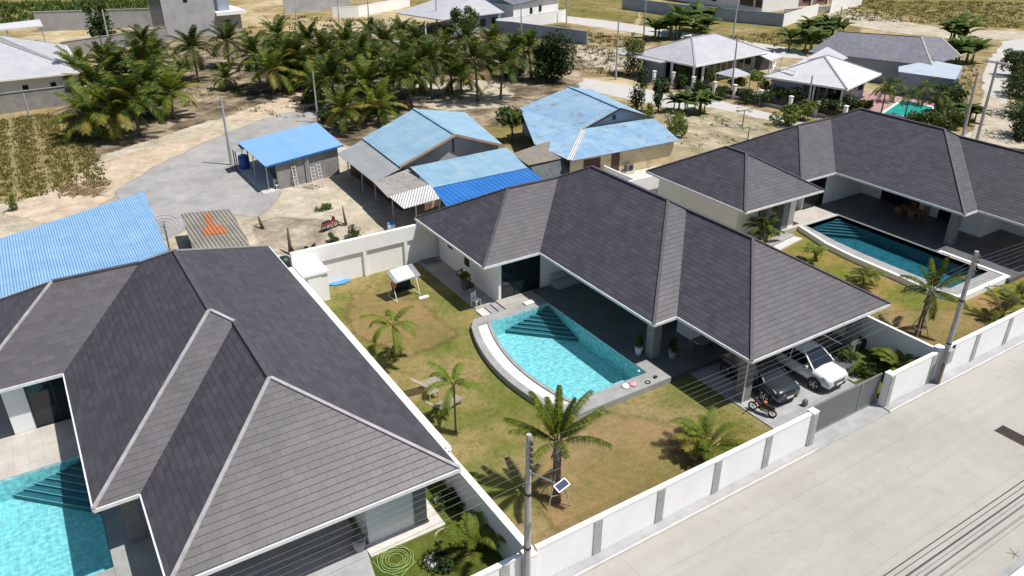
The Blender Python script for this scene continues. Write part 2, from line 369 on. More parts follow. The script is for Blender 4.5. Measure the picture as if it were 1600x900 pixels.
M['field'] = patchy('dry_field_grass', [(.3, (.10, .115, .03)), (.45, (.19, .165, .055)), (.6, (.25, .20, .085)), (.75, (.36, .30, .18))], .1, .6, .55, 1.3, .8, 2, 3)
M['brownlot'] = patchy('dry_brown_lot', [(.3, (.18, .13, .055)), (.45, (.27, .20, .10)), (.6, (.36, .28, .16)), (.72, (.50, .42, .29))], .12, .5, .6, 1.25)
M['soil'] = patchy('dark_crop_soil', [(.3, (.20, .165, .07)), (.6, (.30, .25, .12))], .3)
M['farroad'] = patchy('pale_concrete_track', [(.3, (.44, .425, .40)), (.6, (.48, .465, .435))], .2, .7, .95, 1.03, .1)
M['plot'] = patchy('scrubby_sand', [(.3, (.22, .19, .10)), (.48, (.34, .29, .19)), (.64, (.48, .42, .31))], .35)
M['ash'] = patchy('sooty_sand', [(.3, (.22, .19, .14)), (.55, (.36, .31, .24)), (.7, (.46, .40, .31))], .5)
def road_mat():
    m, nt, b = new_mat('pale_road_concrete'); tc = N(nt, 'ShaderNodeTexCoord').outputs['Object']
    a = ramp(nt, noise(nt, tc, .22, 6, .6), [(.3, (.365, .35, .32)), (.5, (.395, .38, .35)), (.7, (.42, .405, .375))])
    f = ramp(nt, noise(nt, tc, 1.7, 7, .72), [(.3, (.94, .94, .945)), (.6, (1.02, 1.02, 1.02))])
    s = ramp(nt, noise(nt, tc, 14, 3, .6), [(.25, (.8, .79, .77)), (.36, (1, 1, 1))])
    col = mixc(nt, 1., mixc(nt, 1., a, f, 'MULTIPLY'), s, 'MULTIPLY')
    mp = N(nt, 'ShaderNodeMapping'); mp.inputs['Location'].default_value = (2.4, 2.1, 0); nt.links.new(tc, mp.inputs[0])
    br = N(nt, 'ShaderNodeTexBrick', offset=0.); nt.links.new(mp.outputs[0], br.inputs['Vector'])
    br.inputs['Color1'].default_value = (1, 1, 1, 1); br.inputs['Color2'].default_value = (.975, .97, .965, 1); br.inputs['Mortar'].default_value = (.80, .79, .77, 1)
    br.inputs['Scale'].default_value = 1; br.inputs['Mortar Size'].default_value = .012; br.inputs['Brick Width'].default_value = 9; br.inputs['Row Height'].default_value = 4.3
    st = ramp(nt, noise(nt, tc, .8, 5, .7), [(.62, (1, 1, 1)), (.78, (.86, .80, .70))])
    mt = N(nt, 'ShaderNodeMapping'); mt.inputs['Scale'].default_value = (.05, 1.1, 1); nt.links.new(tc, mt.inputs[0])
    tk = ramp(nt, noise(nt, mt.outputs[0], 1.4, 4, .6), [(.38, (.955, .955, .96)), (.55, (1.01, 1.01, 1.01))])
    vo = N(nt, 'ShaderNodeTexVoronoi', feature='DISTANCE_TO_EDGE'); vo.inputs['Scale'].default_value = .16
    wv = N(nt, 'ShaderNodeMix'); wv.data_type = 'VECTOR'; wv.inputs[0].default_value = .12; nz = N(nt, 'ShaderNodeTexNoise'); nz.inputs['Scale'].default_value = 1.2; nt.links.new(tc, nz.inputs['Vector'])
    sc_ = N(nt, 'ShaderNodeVectorMath', operation='SCALE'); sc_.inputs['Scale'].default_value = 22; nt.links.new(nz.outputs['Color'], sc_.inputs[0]); nt.links.new(tc, wv.inputs[4]); nt.links.new(sc_.outputs[0], wv.inputs[5]); nt.links.new(wv.outputs[1], vo.inputs['Vector'])
    ck = ramp(nt, vo.outputs['Distance'], [(.0, (.86, .85, .84)), (.003, (1, 1, 1))]); col = mixc(nt, 1., mixc(nt, 1., col, tk, 'MULTIPLY'), ck, 'MULTIPLY')
    nt.links.new(mixc(nt, 1., mixc(nt, 1., col, br.outputs['Color'], 'MULTIPLY'), st, 'MULTIPLY'), b.inputs['Base Color'])
    b.inputs['Roughness'].default_value = .9; b.inputs['Specular IOR Level'].default_value = .2
    bump(nt, b, noise(nt, tc, 18, 4), .15, .02); return m
M['road'] = road_mat()

POOLS = [(19.45, 24.85, 25.45, 34.8), (-9.0, -1.32, 26.2, 34.25), (48.0, 52.6, 22.6, 34.55)]     # holes cut for the three pools
def sheet(name, x0, x1, y0, y1, z, mat, kind='structure', holes=POOLS):
    hs = [h for h in holes if h[0] < x1 and h[1] > x0 and h[2] < y1 and h[3] > y0]
    xs = sorted({x0, x1, *[min(max(v, x0), x1) for h in hs for v in h[:2]]}); ys = sorted({y0, y1, *[min(max(v, y0), y1) for h in hs for v in h[2:]]})
    m = MB()
    for i in range(len(xs) - 1):
        for j in range(len(ys) - 1):
            cx = (xs[i] + xs[i + 1]) / 2; cy = (ys[j] + ys[j + 1]) / 2
            if any(h[0] < cx < h[1] and h[2] < cy < h[3] for h in hs): continue
            m.poly([(xs[i], ys[j], z), (xs[i + 1], ys[j], z), (xs[i + 1], ys[j + 1], z), (xs[i], ys[j + 1], z)])
    return tag(m.build(name, mat, loc=(0, 0, 0)), kind=kind)
rj = random.Random(3)
def rough_edge(pts, amp, step):
    out = []
    for i in range(len(pts)):
        a = Vector(pts[i]); b = Vector(pts[(i + 1) % len(pts)]); n = max(1, int((b - a).length / step))
        for k in range(n):
            p = a.lerp(b, k / n); out.append(Vector((p.x + rj.uniform(-amp, amp), p.y + rj.uniform(-amp, amp), p.z)))
    return out
PZ = [.004]; FM = {}
def feathered(mat):
    if mat.name in FM: return FM[mat.name]
    c = mat.copy(); FM[mat.name] = c; nt = c.node_tree; b = nt.nodes['Principled BSDF']; out = [x for x in nt.nodes if x.type == 'OUTPUT_MATERIAL'][0]
    at_ = N(nt, 'ShaderNodeAttribute'); at_.attribute_name = 'fade'; tc = N(nt, 'ShaderNodeTexCoord').outputs['Object']
    n1 = noise(nt, tc, .9, 6, .7); ad = N(nt, 'ShaderNodeMath', operation='MULTIPLY_ADD'); nt.links.new(n1, ad.inputs[0]); ad.inputs[1].default_value = 1.1; nt.links.new(at_.outputs['Fac'], ad.inputs[2])
    mr = N(nt, 'ShaderNodeMapRange', interpolation_type='SMOOTHSTEP'); nt.links.new(ad.outputs[0], mr.inputs[0]); mr.inputs[1].default_value = .75; mr.inputs[2].default_value = 1.15
    tr = N(nt, 'ShaderNodeBsdfTransparent'); mx = N(nt, 'ShaderNodeMixShader'); nt.links.new(mr.outputs[0], mx.inputs[0]); nt.links.new(tr.outputs[0], mx.inputs[1]); nt.links.new(b.outputs[0], mx.inputs[2]); nt.links.new(mx.outputs[0], out.inputs[0])
    return c
def patch(name, px, z, mat, amp=.3, step=1.2, world=False, feather=None):
    PZ[0] += .0013; z = PZ[0]
    pts = [Vector((p[0], p[1], z)) for p in px] if world else [at(p[0], p[1], z) for p in px]
    if amp: pts = rough_edge(pts, amp * .6, step)
    a = sum(pts[i].x * pts[(i + 1) % len(pts)].y - pts[(i + 1) % len(pts)].x * pts[i].y for i in range(len(pts)))
    if a < 0: pts = pts[::-1]
    fw = max(.15, amp * 2.2) if feather is None else feather
    m = MB(); n = len(pts)
    if not fw: m.poly(pts); return tag(m.build(name, mat, loc=(0, 0, 0)), kind='structure')
    outer = []
    for i in range(n):
        e = pts[(i + 1) % n] - pts[i - 1]; nn = Vector((e.y, -e.x, 0))
        outer.append(pts[i] + (nn.normalized() * fw if nn.length > 1e-6 else nn))
    m.v = pts + outer; m.f = [list(range(n))] + [[(i + 1) % n, i, n + i, n + (i + 1) % n] for i in range(n)]; m.m = [0] * (n + 1)
    o = m.build(name, feathered(mat), loc=(0, 0, 0)); at_ = o.data.attributes.new('fade', 'FLOAT', 'POINT'); at_.data.foreach_set('value', [1.] * n + [0.] * n)
    return tag(o, kind='structure')
sheet('ground', -500, 900, -200, 1000, -.004, M['ground'])
tag(MB().box(-60, 160, 8.1, 16.66, -.3, .03).build('road', M['road'], loc=(0, 0, 0)), kind='structure')
patch('field', [(1335, -60), (1700, -90), (1800, 10), (1600, 44), (1480, 33), (1400, 20), (1330, 12)], .004, M['field'], 1.5, 5)
patch('field', [(1010, 8), (1010, 60), (1130, 58), (1250, 78), (1330, 60), (1330, 30), (1290, 22), (1250, 38)], .004, M['field'], .8, 3)
patch('field', [(866, -40), (1000, -50), (985, 36), (880, 22)], .004, M['field'], .8, 3)
patch('field', [(0, -60), (250, -60), (240, 28), (0, 40)], .004, M['field'], .8, 3)
patch('dirt_lot', [(845, 60), (885, 40), (1030, 58), (1010, 92), (985, 118), (900, 117), (870, 100)], .008, M['brownlot'], .8, 2.5)
patch('dirt_lot', [(895, 76), (960, 80), (985, 100), (960, 108), (900, 96)], .012, M['sand'], .9, 1.6)
patch('track', [(1300, 20), (1335, 21), (1400, 33), (1480, 47), (1600, 50), (1640, 62), (1500, 60), (1400, 50), (1345, 40), (1300, 36)], .012, M['sand'], .8, 2)
patch('track', [(875, 24), (955, 33), (1020, 43), (1140, 60), (1250, 78), (1262, 92), (1200, 88), (1130, 70), (1010, 54), (955, 45), (880, 35)], .012, M['farroad'], 0)
patch('track', [(880, 118), (1000, 136), (1100, 149), (1210, 176), (1320, 205), (1300, 225), (1200, 199), (1100, 181), (1000, 158), (905, 138), (850, 130)], .016, M['farroad'], .15, 2)
patch('grass_verge', [(1000, 126), (1100, 143), (1200, 165), (1330, 200), (1320, 205), (1210, 177), (1100, 150), (1000, 137)], .012, M['brownlot'], .2, 1)
patch('track', [(1700, 30), (1600, 62), (1562, 66), (1533, 98), (1521, 160), (1498, 222), (1490, 300), (1650, 330), (1620, 260), (1585, 200), (1565, 150), (1575, 105), (1600, 80), (1700, 45)], .012, M['farroad'], .3, 2)
patch('sand_verge', [(1540, 150), (1525, 215), (1520, 290), (1640, 320), (1600, 215), (1570, 160)], .016, M['sand'], .4, 1.2)
patch('grass_verge', [(1470, 60), (1560, 66), (1533, 98), (1521, 160), (1500, 215), (1440, 190), (1450, 60)], .008, M['brownlot'], .5, 2)
patch('sand_plot', [(1040, 178), (1100, 168), (1215, 193), (1290, 225), (1180, 300), (1010, 270), (1035, 220)], .010, M['plot'], .5, 1.5)
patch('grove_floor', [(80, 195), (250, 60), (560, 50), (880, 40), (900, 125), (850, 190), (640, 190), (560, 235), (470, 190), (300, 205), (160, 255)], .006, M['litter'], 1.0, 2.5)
patch('sand_clearing', [(645, 135), (770, 128), (790, 150), (770, 165), (700, 170), (650, 158)], .010, M['sand'], .8, 1.5)
patch('sand_clearing', [(490, 135), (520, 140), (480, 165), (430, 190), (350, 205), (330, 195), (380, 178)], .010, M['reddirt'], .6, 1.4)
patch('crop_soil', [(-60, 183), (92, 178), (110, 205), (155, 290), (20, 320), (-80, 330)], .008, M['soil'], .3, 1.5)
patch('yard', [(-100, 340), (20, 318), (150, 285), (160, 245), (330, 190), (420, 190), (560, 235), (700, 330), (700, 400), (440, 440), (200, 440), (-100, 470)], .010, M['sand'], .4, 1.5)
patch('ash_patch', [(408, 352), (440, 345), (500, 350), (515, 372), (480, 392), (425, 388)], 0, M['ash'], .6, 1.2)
patch('yard_edge', [(20, 330), (150, 262), (215, 240), (345, 208), (360, 225), (240, 262), (180, 300), (100, 350)], .014, M['reddirt'], .5, 1.2)
patch('gravel_drive', [(185, 300), (250, 260), (350, 212), (440, 178), (500, 175), (460, 205), (395, 215), (372, 262), (432, 302), (405, 335), (330, 330), (300, 345), (255, 372), (215, 350)], .018, M['gravel'], .35, 1.2)
sheet('lawn', 12.1, 37.4, 17.2, 45.3, .004, M['lawn'])
sheet('lawn', 37.6, 75, 17.2, 45, .004, M['lawn2'])
patch('lawn', [(5.9, 17.2), (11.7, 17.2), (11.7, 46), (9.6, 46), (9.6, 24), (6.6, 21.8)], .004, M['lawng'], 0, world=True, feather=0)
M['worn'] = lawn_mat('worn_brown_grass', (.22, .18, .07), (.30, .21, .10), (.36, .24, .14), .2)
patch('worn_grass', [(880, 720), (960, 670), (1060, 690), (1040, 740), (960, 790), (890, 800)], 0, M['worn'], .5, 1.2, feather=2.2)
patch('worn_grass', [(560, 470), (640, 480), (690, 520), (640, 545), (590, 520)], 0, M['worn'], .4, 1.2, feather=1.8)
patch('worn_grass', [(1400, 500), (1500, 490), (1530, 520), (1470, 560), (1410, 520)], 0, M['worn'], .4, 1.2, feather=1.5)
patch('lawn', [(33.6, 17.4), (37.35, 17.4), (37.35, 30), (33.9, 30)], .008, M['lawng'], .1, .6, world=True)
# ------------------------------------------------------------------ villas
E3 = 3.2; K = .577
OUT = [(-4.07, 19.89), (-4.07, 10.62), (0, 10.62), (0, 0), (1.6, 0), (1.6, -5.19), (12.46, -5.19), (12.46, 19.89)]
def villa(ox, oy, label, capm, door, storage=False):
    t = thing('villa', label, 'villa', (ox, oy, 0), 'dark roofed pool villas')
    P = lambda x, y, z: Vector((ox + x, oy + y, z))
    aw = P(.565, 15.255, 5.874); wv = P(4.635, 15.255, 5.874); mf = P(6.23, 13.66, 6.795); mn = P(6.23, 6.23, 6.795)
    fv = P(7.03, 5.43, 6.333); fa = P(7.03, .24, 6.333); e = lambda x, y: P(x, y, E3)
    m = MB()
    m.poly([e(-4.07, 19.89), e(-4.07, 10.62), aw]); m.poly([e(-4.07, 10.62), e(0, 10.62), wv, aw])
    m.poly([e(-4.07, 19.89), aw, wv, mf, e(12.46, 19.89)]); m.poly([e(0, 10.62), e(0, 0), mn, mf, wv])
    m.poly([e(0, 0), e(1.6, 0), fv, mn]); m.poly([e(1.6, 0), e(1.6, -5.19), fa, fv])
    m.poly([e(1.6, -5.19), e(12.46, -5.19), fa]); m.poly([e(12.46, -5.19), e(12.46, 19.89), mf, mn, fv, fa])
    rf = m.build('roof', M['roof'], t)
    up = Vector((0, 0, .03))
    for a, b in ((e(-4.07, 10.62), aw), (e(-4.07, 19.89), aw), (wv, mf), (e(0, 0), mn), (mn, fv), (e(1.6, -5.19), fa), (e(12.46, -5.19), fa), (e(12.46, 19.89), mf)): MB().beam(a + up, b + up, .16, .07).build('hip_cap', capm, rf)
    for a, b in ((aw, wv), (mf, mn), (fv, fa)): MB().beam(a + up, b + up, .2, .09).build('ridge_cap', M['cap_dark'], rf)
    fs = MB()
    for i in range(len(OUT)):
        a = OUT[i]; b = OUT[(i + 1) % len(OUT)]
        d = (Vector(b) - Vector(a)).normalized(); ext = d * .0
        fs.beam(P(a[0], a[1], E3 - .07), P(b[0], b[1], E3 - .07), .10, .15)
    fs.build('fascia', M['fascia'], rf)
    MB().poly([P(x, y, E3 - .13) for x, y in OUT]).build('soffit', M['whitewall'], rf)
    W = MB(); H1 = E3 - .12
    def wb(x0, x1, y0, y1, z0=0., z1=H1, mm=None): (mm or W).box(ox + x0, ox + x1, oy + y0, oy + y1, z0, z1)
    wb(-2.66, -2.5, 11.2, 19.2); wb(-2.5, door[0], 11.2, 11.36); wb(door[1], 5.0, 11.2, 11.36)
    wb(door[0], door[1], 11.2, 11.36, 2.75, H1); wb(door[0], door[1], 11.2, 11.36, 0, .35)
    wb(-2.5, 11.5, 19.04, 19.2); wb(11.34, 11.5, -1.3, 19.04)
    wb(5.0, 5.16, .5, 1.2); wb(5.0, 5.16, 4.4, 6.0); wb(5.0, 5.16, 9.4, 11.2); wb(5.0, 5.16, 1.2, 9.4, 2.7, H1)
    wb(4.1, 5.0, .5, 2.3); wb(5.16, 7.0, .5, .66); wb(7.0, 7.16, -1.3, .66); wb(7.16, 11.34, -1.3, -1.14)
    W.build('wall', M['whitewall'], t)
    if storage:
        s = MB(); wb(8.87, 10.87, -3.97, -1.3, 0, H1, s); s.build('store_room', M['whitewall'], t)
        s = MB(); wb(10.87, 11.45, -4.0, -3.45, 0, H1, s); s.build('column', M['greycol'], t)
    for g0, g1, d in ((1.2, 4.4, 'glass_door'), (6.0, 9.4, 'glass_door')):
        f = MB()
        for y in (g0, (g0 + g1) / 2 - .03, g1 - .08): wb(4.98, 5.08, y, y + .08, .35, 2.7, f)
        wb(4.98, 5.08, g0, g1, 2.62, 2.7, f); fo = f.build(d, M['black'], t)
        p = MB(); wb(5.02, 5.05, g0 + .04, g1 - .04, .35, 2.66, p); p.build('pane', M['glass'], fo)
    f = MB(); n = 3 if door[1] - door[0] > 2.4 else 2; stp = (door[1] - door[0] - .08) / n
    for i in range(n + 1): x = door[0] + stp * i; wb(x, x + .08, 11.17, 11.25, .35, 2.75, f)
    wb(door[0], door[1], 11.17, 11.25, 2.66, 2.75, f); wb(door[0], door[1], 11.17, 11.25, .35, .42, f)
    fo = f.build('sliding_door', M['black'], t); p = MB(); wb(door[0] + .04, door[1] - .04, 11.21, 11.23, .38, 2.7, p); p.build('pane', M['glass'], fo)
    for y0, y1, z0 in ((14.9, 15.5, 1.1), (17.2, 17.8, 1.5)):
        f = MB(); wb(-2.71, -2.66, y0, y1, z0, 2.5, f); fo = f.build('window', M['black'], t)
        p = MB(); wb(-2.725, -2.705, y0 + .06, y1 - .06, z0 + .06, 2.44, p); p.build('pane', M['glass'], fo)
    for cx, cy in ((1.1, 1.05), (2.6, -4.2), (11.15, -4.2)):
        if storage and cx > 10: continue
        c = MB(); wb(cx - .28, cx + .28, cy - .28, cy + .28, .05, H1, c); c.build('column', M['greycol'], t)
    MB().tube([P(2.27, -4.5, .1), P(2.27, -4.5, H1)], .035, 8).build('downpipe', M['white'], t)
    return t
CX, CY = 25.11, 25.68; LX, LY = -1.37, 26.39; RX, RY = 53.73, 25.68
VC = villa(CX, CY, 'dark roofed villa in the middle, with the curved pool and two parked cars', M['cap_dark'], (-2.45, .45))
VL = villa(LX, LY, 'nearest dark roofed villa at the left, with pale hip lines on its roof', M['cap_light'], (-1.75, .45), True)
VR = villa(RX, RY, 'dark roofed villa at the right beside the dark blue pool', M['cap_dark'], (-2.6, -.2))
# separate lower wing of the right villa
def hip_house_roof(m, x0, x1, y0, y1, z, k=K, along='y'):
    P = lambda x, y, h=z: Vector((x, y, h))
    if along == 'y':
        h = (x1 - x0) / 2; a = P((x0 + x1) / 2, y0 + h, z + h * k); b = P((x0 + x1) / 2, y1 - h, z + h * k)
        fs = [[P(x0, y1), P(x0, y0), a, b], [P(x0, y0), P(x1, y0), a], [P(x1, y0), P(x1, y1), b, a], [P(x1, y1), P(x0, y1), b]]
    else:
        h = (y1 - y0) / 2; a = P(x0 + h, (y0 + y1) / 2, z + h * k); b = P(x1 - h, (y0 + y1) / 2, z + h * k)
        fs = [[P(x0, y1), P(x0, y0), a], [P(x0, y0), P(x1, y0), b, a], [P(x1, y0), P(x1, y1), b], [P(x1, y1), P(x0, y1), a, b]]
    for f in fs: m.poly(f)
    up = Vector((0, 0, .03)); c = [P(x0, y0), P(x1, y0), P(x1, y1), P(x0, y1)]
    return [(c[0] + up, a + up), (c[1] + up, (a if along == 'y' else b) + up), (c[2] + up, b + up), (c[3] + up, (b if along == 'y' else a) + up), (a + up, b + up)], c
gw = thing('guest_wing', 'low dark roofed guest wing between the middle villa and the right villa', 'building', (45, 40, 0))
m = MB(); hp, cs = hip_house_roof(m, 41.1, 49.5, 34.15, 44.6, E3); rf = m.build('roof', M['roof'], gw)
[MB().beam(a, b, .2, .08).build('hip_cap', M['cap_dark'], rf) for a, b in hp]
f = MB(); [f.beam(cs[i] - Vector((0, 0, .07)), cs[(i + 1) % 4] - Vector((0, 0, .07)), .1, .15) for i in range(4)]; f.build('fascia', M['fascia'], rf)
MB().poly([c - Vector((0, 0, .13)) for c in cs]).build('soffit', M['whitewall'], rf)
m = MB(); m.box(42.0, 42.15, 35.6, 44, 0, 3.07); m.box(42.15, 49, 43.85, 44, 0, 3.07); m.box(42.15, 44.3, 35.6, 35.75, 0, 3.07); m.box(47.1, 47.7, 35.0, 35.6, 0, 3.07); m.box(48.85, 49, 38, 43.85, 0, 3.07); m.box(42.15, 49, 38, 38.15, .35, 3.07)
m.build('wall', M['whitewall'], gw)
m = MB(); m.box(46.4, 47.05, 35.0, 35.6, 0, 3.07); m.box(44.3, 44.9, 34.9, 35.5, 0, 3.07); m.build('column', M['greycol'], gw)
f = MB(); f.box(44.9, 48.8, 37.94, 37.99, .35, 2.7); f.build('sliding_door', M['glass'], gw)

# terraces, paths and drives (the setting)
def floor(name, pts, z0, z1, mat): return tag(MB().prism(pts, z0, z1).build(name, mat, loc=(0, 0, 0)), kind='structure')
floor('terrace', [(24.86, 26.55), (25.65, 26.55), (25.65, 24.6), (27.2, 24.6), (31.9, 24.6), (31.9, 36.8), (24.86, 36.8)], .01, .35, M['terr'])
floor('terrace', [(22.2, 35.6), (24.86, 35.6), (24.86, 36.88), (22.2, 36.88)], .01, .352, M['slab'])
floor('carport_floor', [(27.1, 17.05), (33.6, 17.05), (34, 24.6), (27.1, 24.6)], .0, .06, M['pave'])
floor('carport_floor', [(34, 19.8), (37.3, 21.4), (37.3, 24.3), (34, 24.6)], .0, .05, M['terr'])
floor('path', [(20.85, 36.9), (22.45, 36.9), (22.45, 45.1), (20.85, 45.1)], .006, .05, M['slab'])
floor('terrace', [(-9, 34.25), (-1.3, 34.25), (-1.3, 37.55), (-9, 37.55)], .01, .35, M['beige'])
floor('terrace', [(-1.3, 23.2), (7.2, 23.2), (7.2, 37.5), (-1.3, 37.5)], .01, .35, M['coping'])
floor('carport_floor', [(0.2, 17.2), (6.4, 17.2), (7.3, 22.2), (7.3, 23.2), (0.2, 23.2)], .0, .06, M['pave'])
floor('path', [(7.3, 21.75), (10.6, 21.75), (10.6, 26), (9.62, 26), (9.62, 22.42), (7.3, 22.42)], .0, .08, M['kerb'])
floor('path', [(-6, 37.55), (-4.0, 37.55), (-4.0, 46), (-6, 46)], .006, .05, M['coping'])
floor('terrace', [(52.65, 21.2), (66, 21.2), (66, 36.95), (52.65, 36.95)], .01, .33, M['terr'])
floor('terrace', [(46.0, 34.75), (52.65, 34.75), (52.65, 36.95), (49, 36.95), (49, 37.9), (42, 37.9), (42, 35.2), (45.9, 35.2)], .01, .35, M['beige'])
floor('path', [(42.8, 32.7), (47.0, 33.4), (46.8, 34.0), (42.6, 33.3)], .0, .12, M['kerb'])
floor('path', [(42.6, 33.3), (46.8, 34.0), (46.6, 34.7), (42.4, 34.2)], .0, .24, M['coping'])
# ------------------------------------------------------------------ pavement strip and kerb along the road
floor('pavement', [(-10, 16.70), (27.55, 16.70), (27.55, 17.12), (-10, 17.12)], -.01, .12, M['pave'])
floor('pavement', [(33.1, 16.70), (90, 16.70), (90, 17.12), (33.1, 17.12)], -.01, .12, M['pave'])
floor('driveway_apron', [(27.55, 16.66), (33.1, 16.66), (33.1, 17.55), (27.55, 17.55)], -.01, .064, M['pave'])
floor('kerb', [(-10, 16.63), (27.6, 16.63), (27.6, 16.70), (-10, 16.70)], -.01, .13, M['kerb'])
floor('kerb', [(33.05, 16.63), (90, 16.63), (90, 16.70), (33.05, 16.70)], -.01, .13, M['kerb'])
floor('pavement', [(-10, 7.62), (90, 7.62), (90, 8.1), (-10, 8.1)], -.01, .12, M['pave'])
# ------------------------------------------------------------------ walls
def wall_thing(label, segs, cap=.3, pil=(), z1=1.97, mat='white', plinth=None, name='boundary_wall', th=.16, pside=-1, capz=.09):
    """segs: list of world points along the wall; pil: distances x of stone pilasters on its road side"""
    a0 = segs[0]; t = thing(name, label, 'wall', (a0[0], a0[1], 0)); m = MB(); c = MB()
    for a, b in zip(segs[:-1], segs[1:]):
        m.beam((a[0], a[1], (z1 - capz) / 2), (b[0], b[1], (z1 - capz) / 2), th, z1 - capz); c.beam((a[0], a[1], z1 - capz / 2), (b[0], b[1], z1 - capz / 2), cap, capz)
    m.build('panel', M[mat], t); c.build('coping', M[mat], t)
    for x in pil:
        y = a0[1] - th / 2
        MB().box(x - .2, x + .2, y - .035, y + .02, .1, z1 - capz - .002).build('pilaster', M['pilast'], t)
    return t
wall_thing('long white road wall with grey stone strips in front of the middle garden', [(12.0, 17.22), (27.25, 17.22)], .2, (14.85, 18.08, 21.3, 24.45))
wall_thing('short white road wall between the sliding gate and the right concrete pole', [(33.55, 17.22), (37.3, 17.22)], .2, (37.0,))
wall_thing('white road wall with grey stone strips in front of the right villa garden', [(37.9, 17.22), (75, 17.22)], .2, (41.1, 44.42, 47.7, 51.0, 54.3, 57.6))
wall_thing('white road wall of the left villa at the bottom edge of the photo', [(-8, 17.22), (11.3, 17.22)], .2, (10.6, 7.4, 4.2))
wall_thing('white garden wall running from the left villa roof down to the road', [(11.95, 45), (11.95, 23.9), (11.75, 23.7), (11.75, 17.2)], .3, z1=2.0)
wall_thing('white garden wall between the middle carport garden and the right villa lawn', [(37.45, 17.3), (37.45, 44.6)], .17, z1=2.0)
wall_thing('white wall across the road at the bottom right corner', [(20, 7.35), (90, 7.35)], .3, z1=1.0)
# corner posts of the road wall
def pillar(x, y, label, w_=.36, h_=1.97, mat='white', stone=None):
    t = thing('gate_pillar', label, 'pillar', (x, y, 0)); MB().box(x - w_ / 2, x + w_ / 2, y - w_ / 2, y + w_ / 2, 0, h_).build('shaft', M[mat], t)
    MB().box(x - w_ / 2 - .02, x + w_ / 2 + .02, y - w_ / 2 - .02, y + w_ / 2 + .02, h_, h_ + .05).build('cap', M['white'], t)
    if stone: MB().box(x - w_ / 2 + .02, x + w_ / 2 - .02, y - w_ / 2 - .04, y - w_ / 2 - .001, .1, h_ - .05).build('stone_face', M['pilast'], t)
    return t
pillar(27.48, 17.25, 'white and grey stone pillar at the left end of the sliding gate', stone=1)
pillar(33.32, 17.25, 'white and grey stone pillar at the right end of the sliding gate', stone=1)
pillar(37.6, 17.3, 'white corner pillar behind the right concrete pole', .42, 2.05)
pillar(11.62, 17.1, 'white corner pillar behind the concrete pole with the solar lamp', .42, 1.97)
g = thing('sliding_gate', 'dark grey sheet metal sliding gate closing the carport drive', 'gate', (30.4, 17.2, 0))
MB().box(27.6, 33.15, 17.57, 17.6, .16, 1.82).build('panel', M['greymetal'], g)
m = MB(); [m.box(27.6, 33.15, 17.55, 17.62, z, z + .06) for z in (.1, 1.82)]; [m.box(x, x + .05, 17.545, 17.565, .16, 1.82) for x in (27.65, 31.6, 33.05)]; m.build('frame', M['metal'], g)
# back wall of the middle garden
t = thing('garden_wall', 'white back garden wall with recessed panels behind the swing seat', 'wall', (18, 45.2, 0))
MB().box(12.1, 37.3, 45.20, 45.34, 0, 2.86).build('panel', M['white'], t)
m = MB(); m.box(12.1, 37.3, 45.06, 45.198, 1.86, 2.86); m.build('beam', M['white'], t)
for x in (13.95, 17.0, 20.0, 23.0): MB().box(x - .11, x + .11, 45.06, 45.198, 0, 1.858).build('post', M['white'], t)
t = thing('pump_house', 'small flat roofed white pump room in the back corner of the middle garden', 'shed', (12.9, 44, 0))
MB().box(12.15, 13.7, 43.15, 45.0, 0, 1.95).build('wall', M['white'], t); MB().box(12.1, 13.8, 43.05, 45.04, 1.95, 2.1).build('roof_slab', M['white'], t)
MB().box(12.4, 13.3, 43.11, 43.148, .1, 1.9).build('door', M['white'], t)
t = thing('garden_wall', 'white walls of the yard between the middle roof and the yellow walled house', 'wall', (43, 47.5, 0))
m = MB(); m.box(38, 50, 45.4, 45.55, 0, 2.3); m.box(42.9, 43.05, 45.55, 52.2, 0, 1.2); m.build('panel', M['white'], t)
floor('path', [(37.6, 45.6), (50, 45.6), (50, 52.6), (37.6, 52.6)], .0, .03, M['kerb'])

# ------------------------------------------------------------------ pools
M['ptile'] = tiles('turquoise_mosaic_painted_caustics', (.33, .60, .64), (.42, .68, .70), (.50, .74, .75), .3, .3, .014, .4, (.62, 1.22), 4.2, off=0.)  # strong mottle paints the water's caustic light dapple into the tile colour
M['ptile_d'] = tiles('deep_blue_mosaic_painted_caustics', (.022, .12, .17), (.04, .18, .23), (.045, .17, .21), .25, .25, .012, .4, (.6, 1.3), 3.4, off=0.)  # mottle here also puts rippling caustic light into the tile colour
M['ptile_t'] = tiles('teal_mosaic', (.03, .38, .34), (.04, .42, .38), (.05, .4, .36), .3, .3, .012, .4, off=0.)
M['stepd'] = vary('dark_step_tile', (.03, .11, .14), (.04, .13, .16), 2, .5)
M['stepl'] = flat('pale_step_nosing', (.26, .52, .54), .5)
M['w_c'] = water_mat('pool_water', (.68, .92, .95)); M['w_d'] = water_mat('dark_pool_water', (.62, .88, .92), .4, 3.2)
def cring(inner, outer, z0, z1, mat, name, par):
    """closed ring between two polylines of equal count"""
    m = MB(); n = len(inner)
    for i in range(n):
        j = (i + 1) % n
        a, b, c, d = inner[i], inner[j], outer[j], outer[i]
        m.poly([(a[0], a[1], z1), (d[0], d[1], z1), (c[0], c[1], z1), (b[0], b[1], z1)])
        m.poly([(d[0], d[1], z0), (c[0], c[1], z0), (c[0], c[1], z1), (d[0], d[1], z1)])
        m.poly([(b[0], b[1], z0), (a[0], a[1], z0), (a[0], a[1], z1), (b[0], b[1], z1)])
    return m.build(name, mat, par)
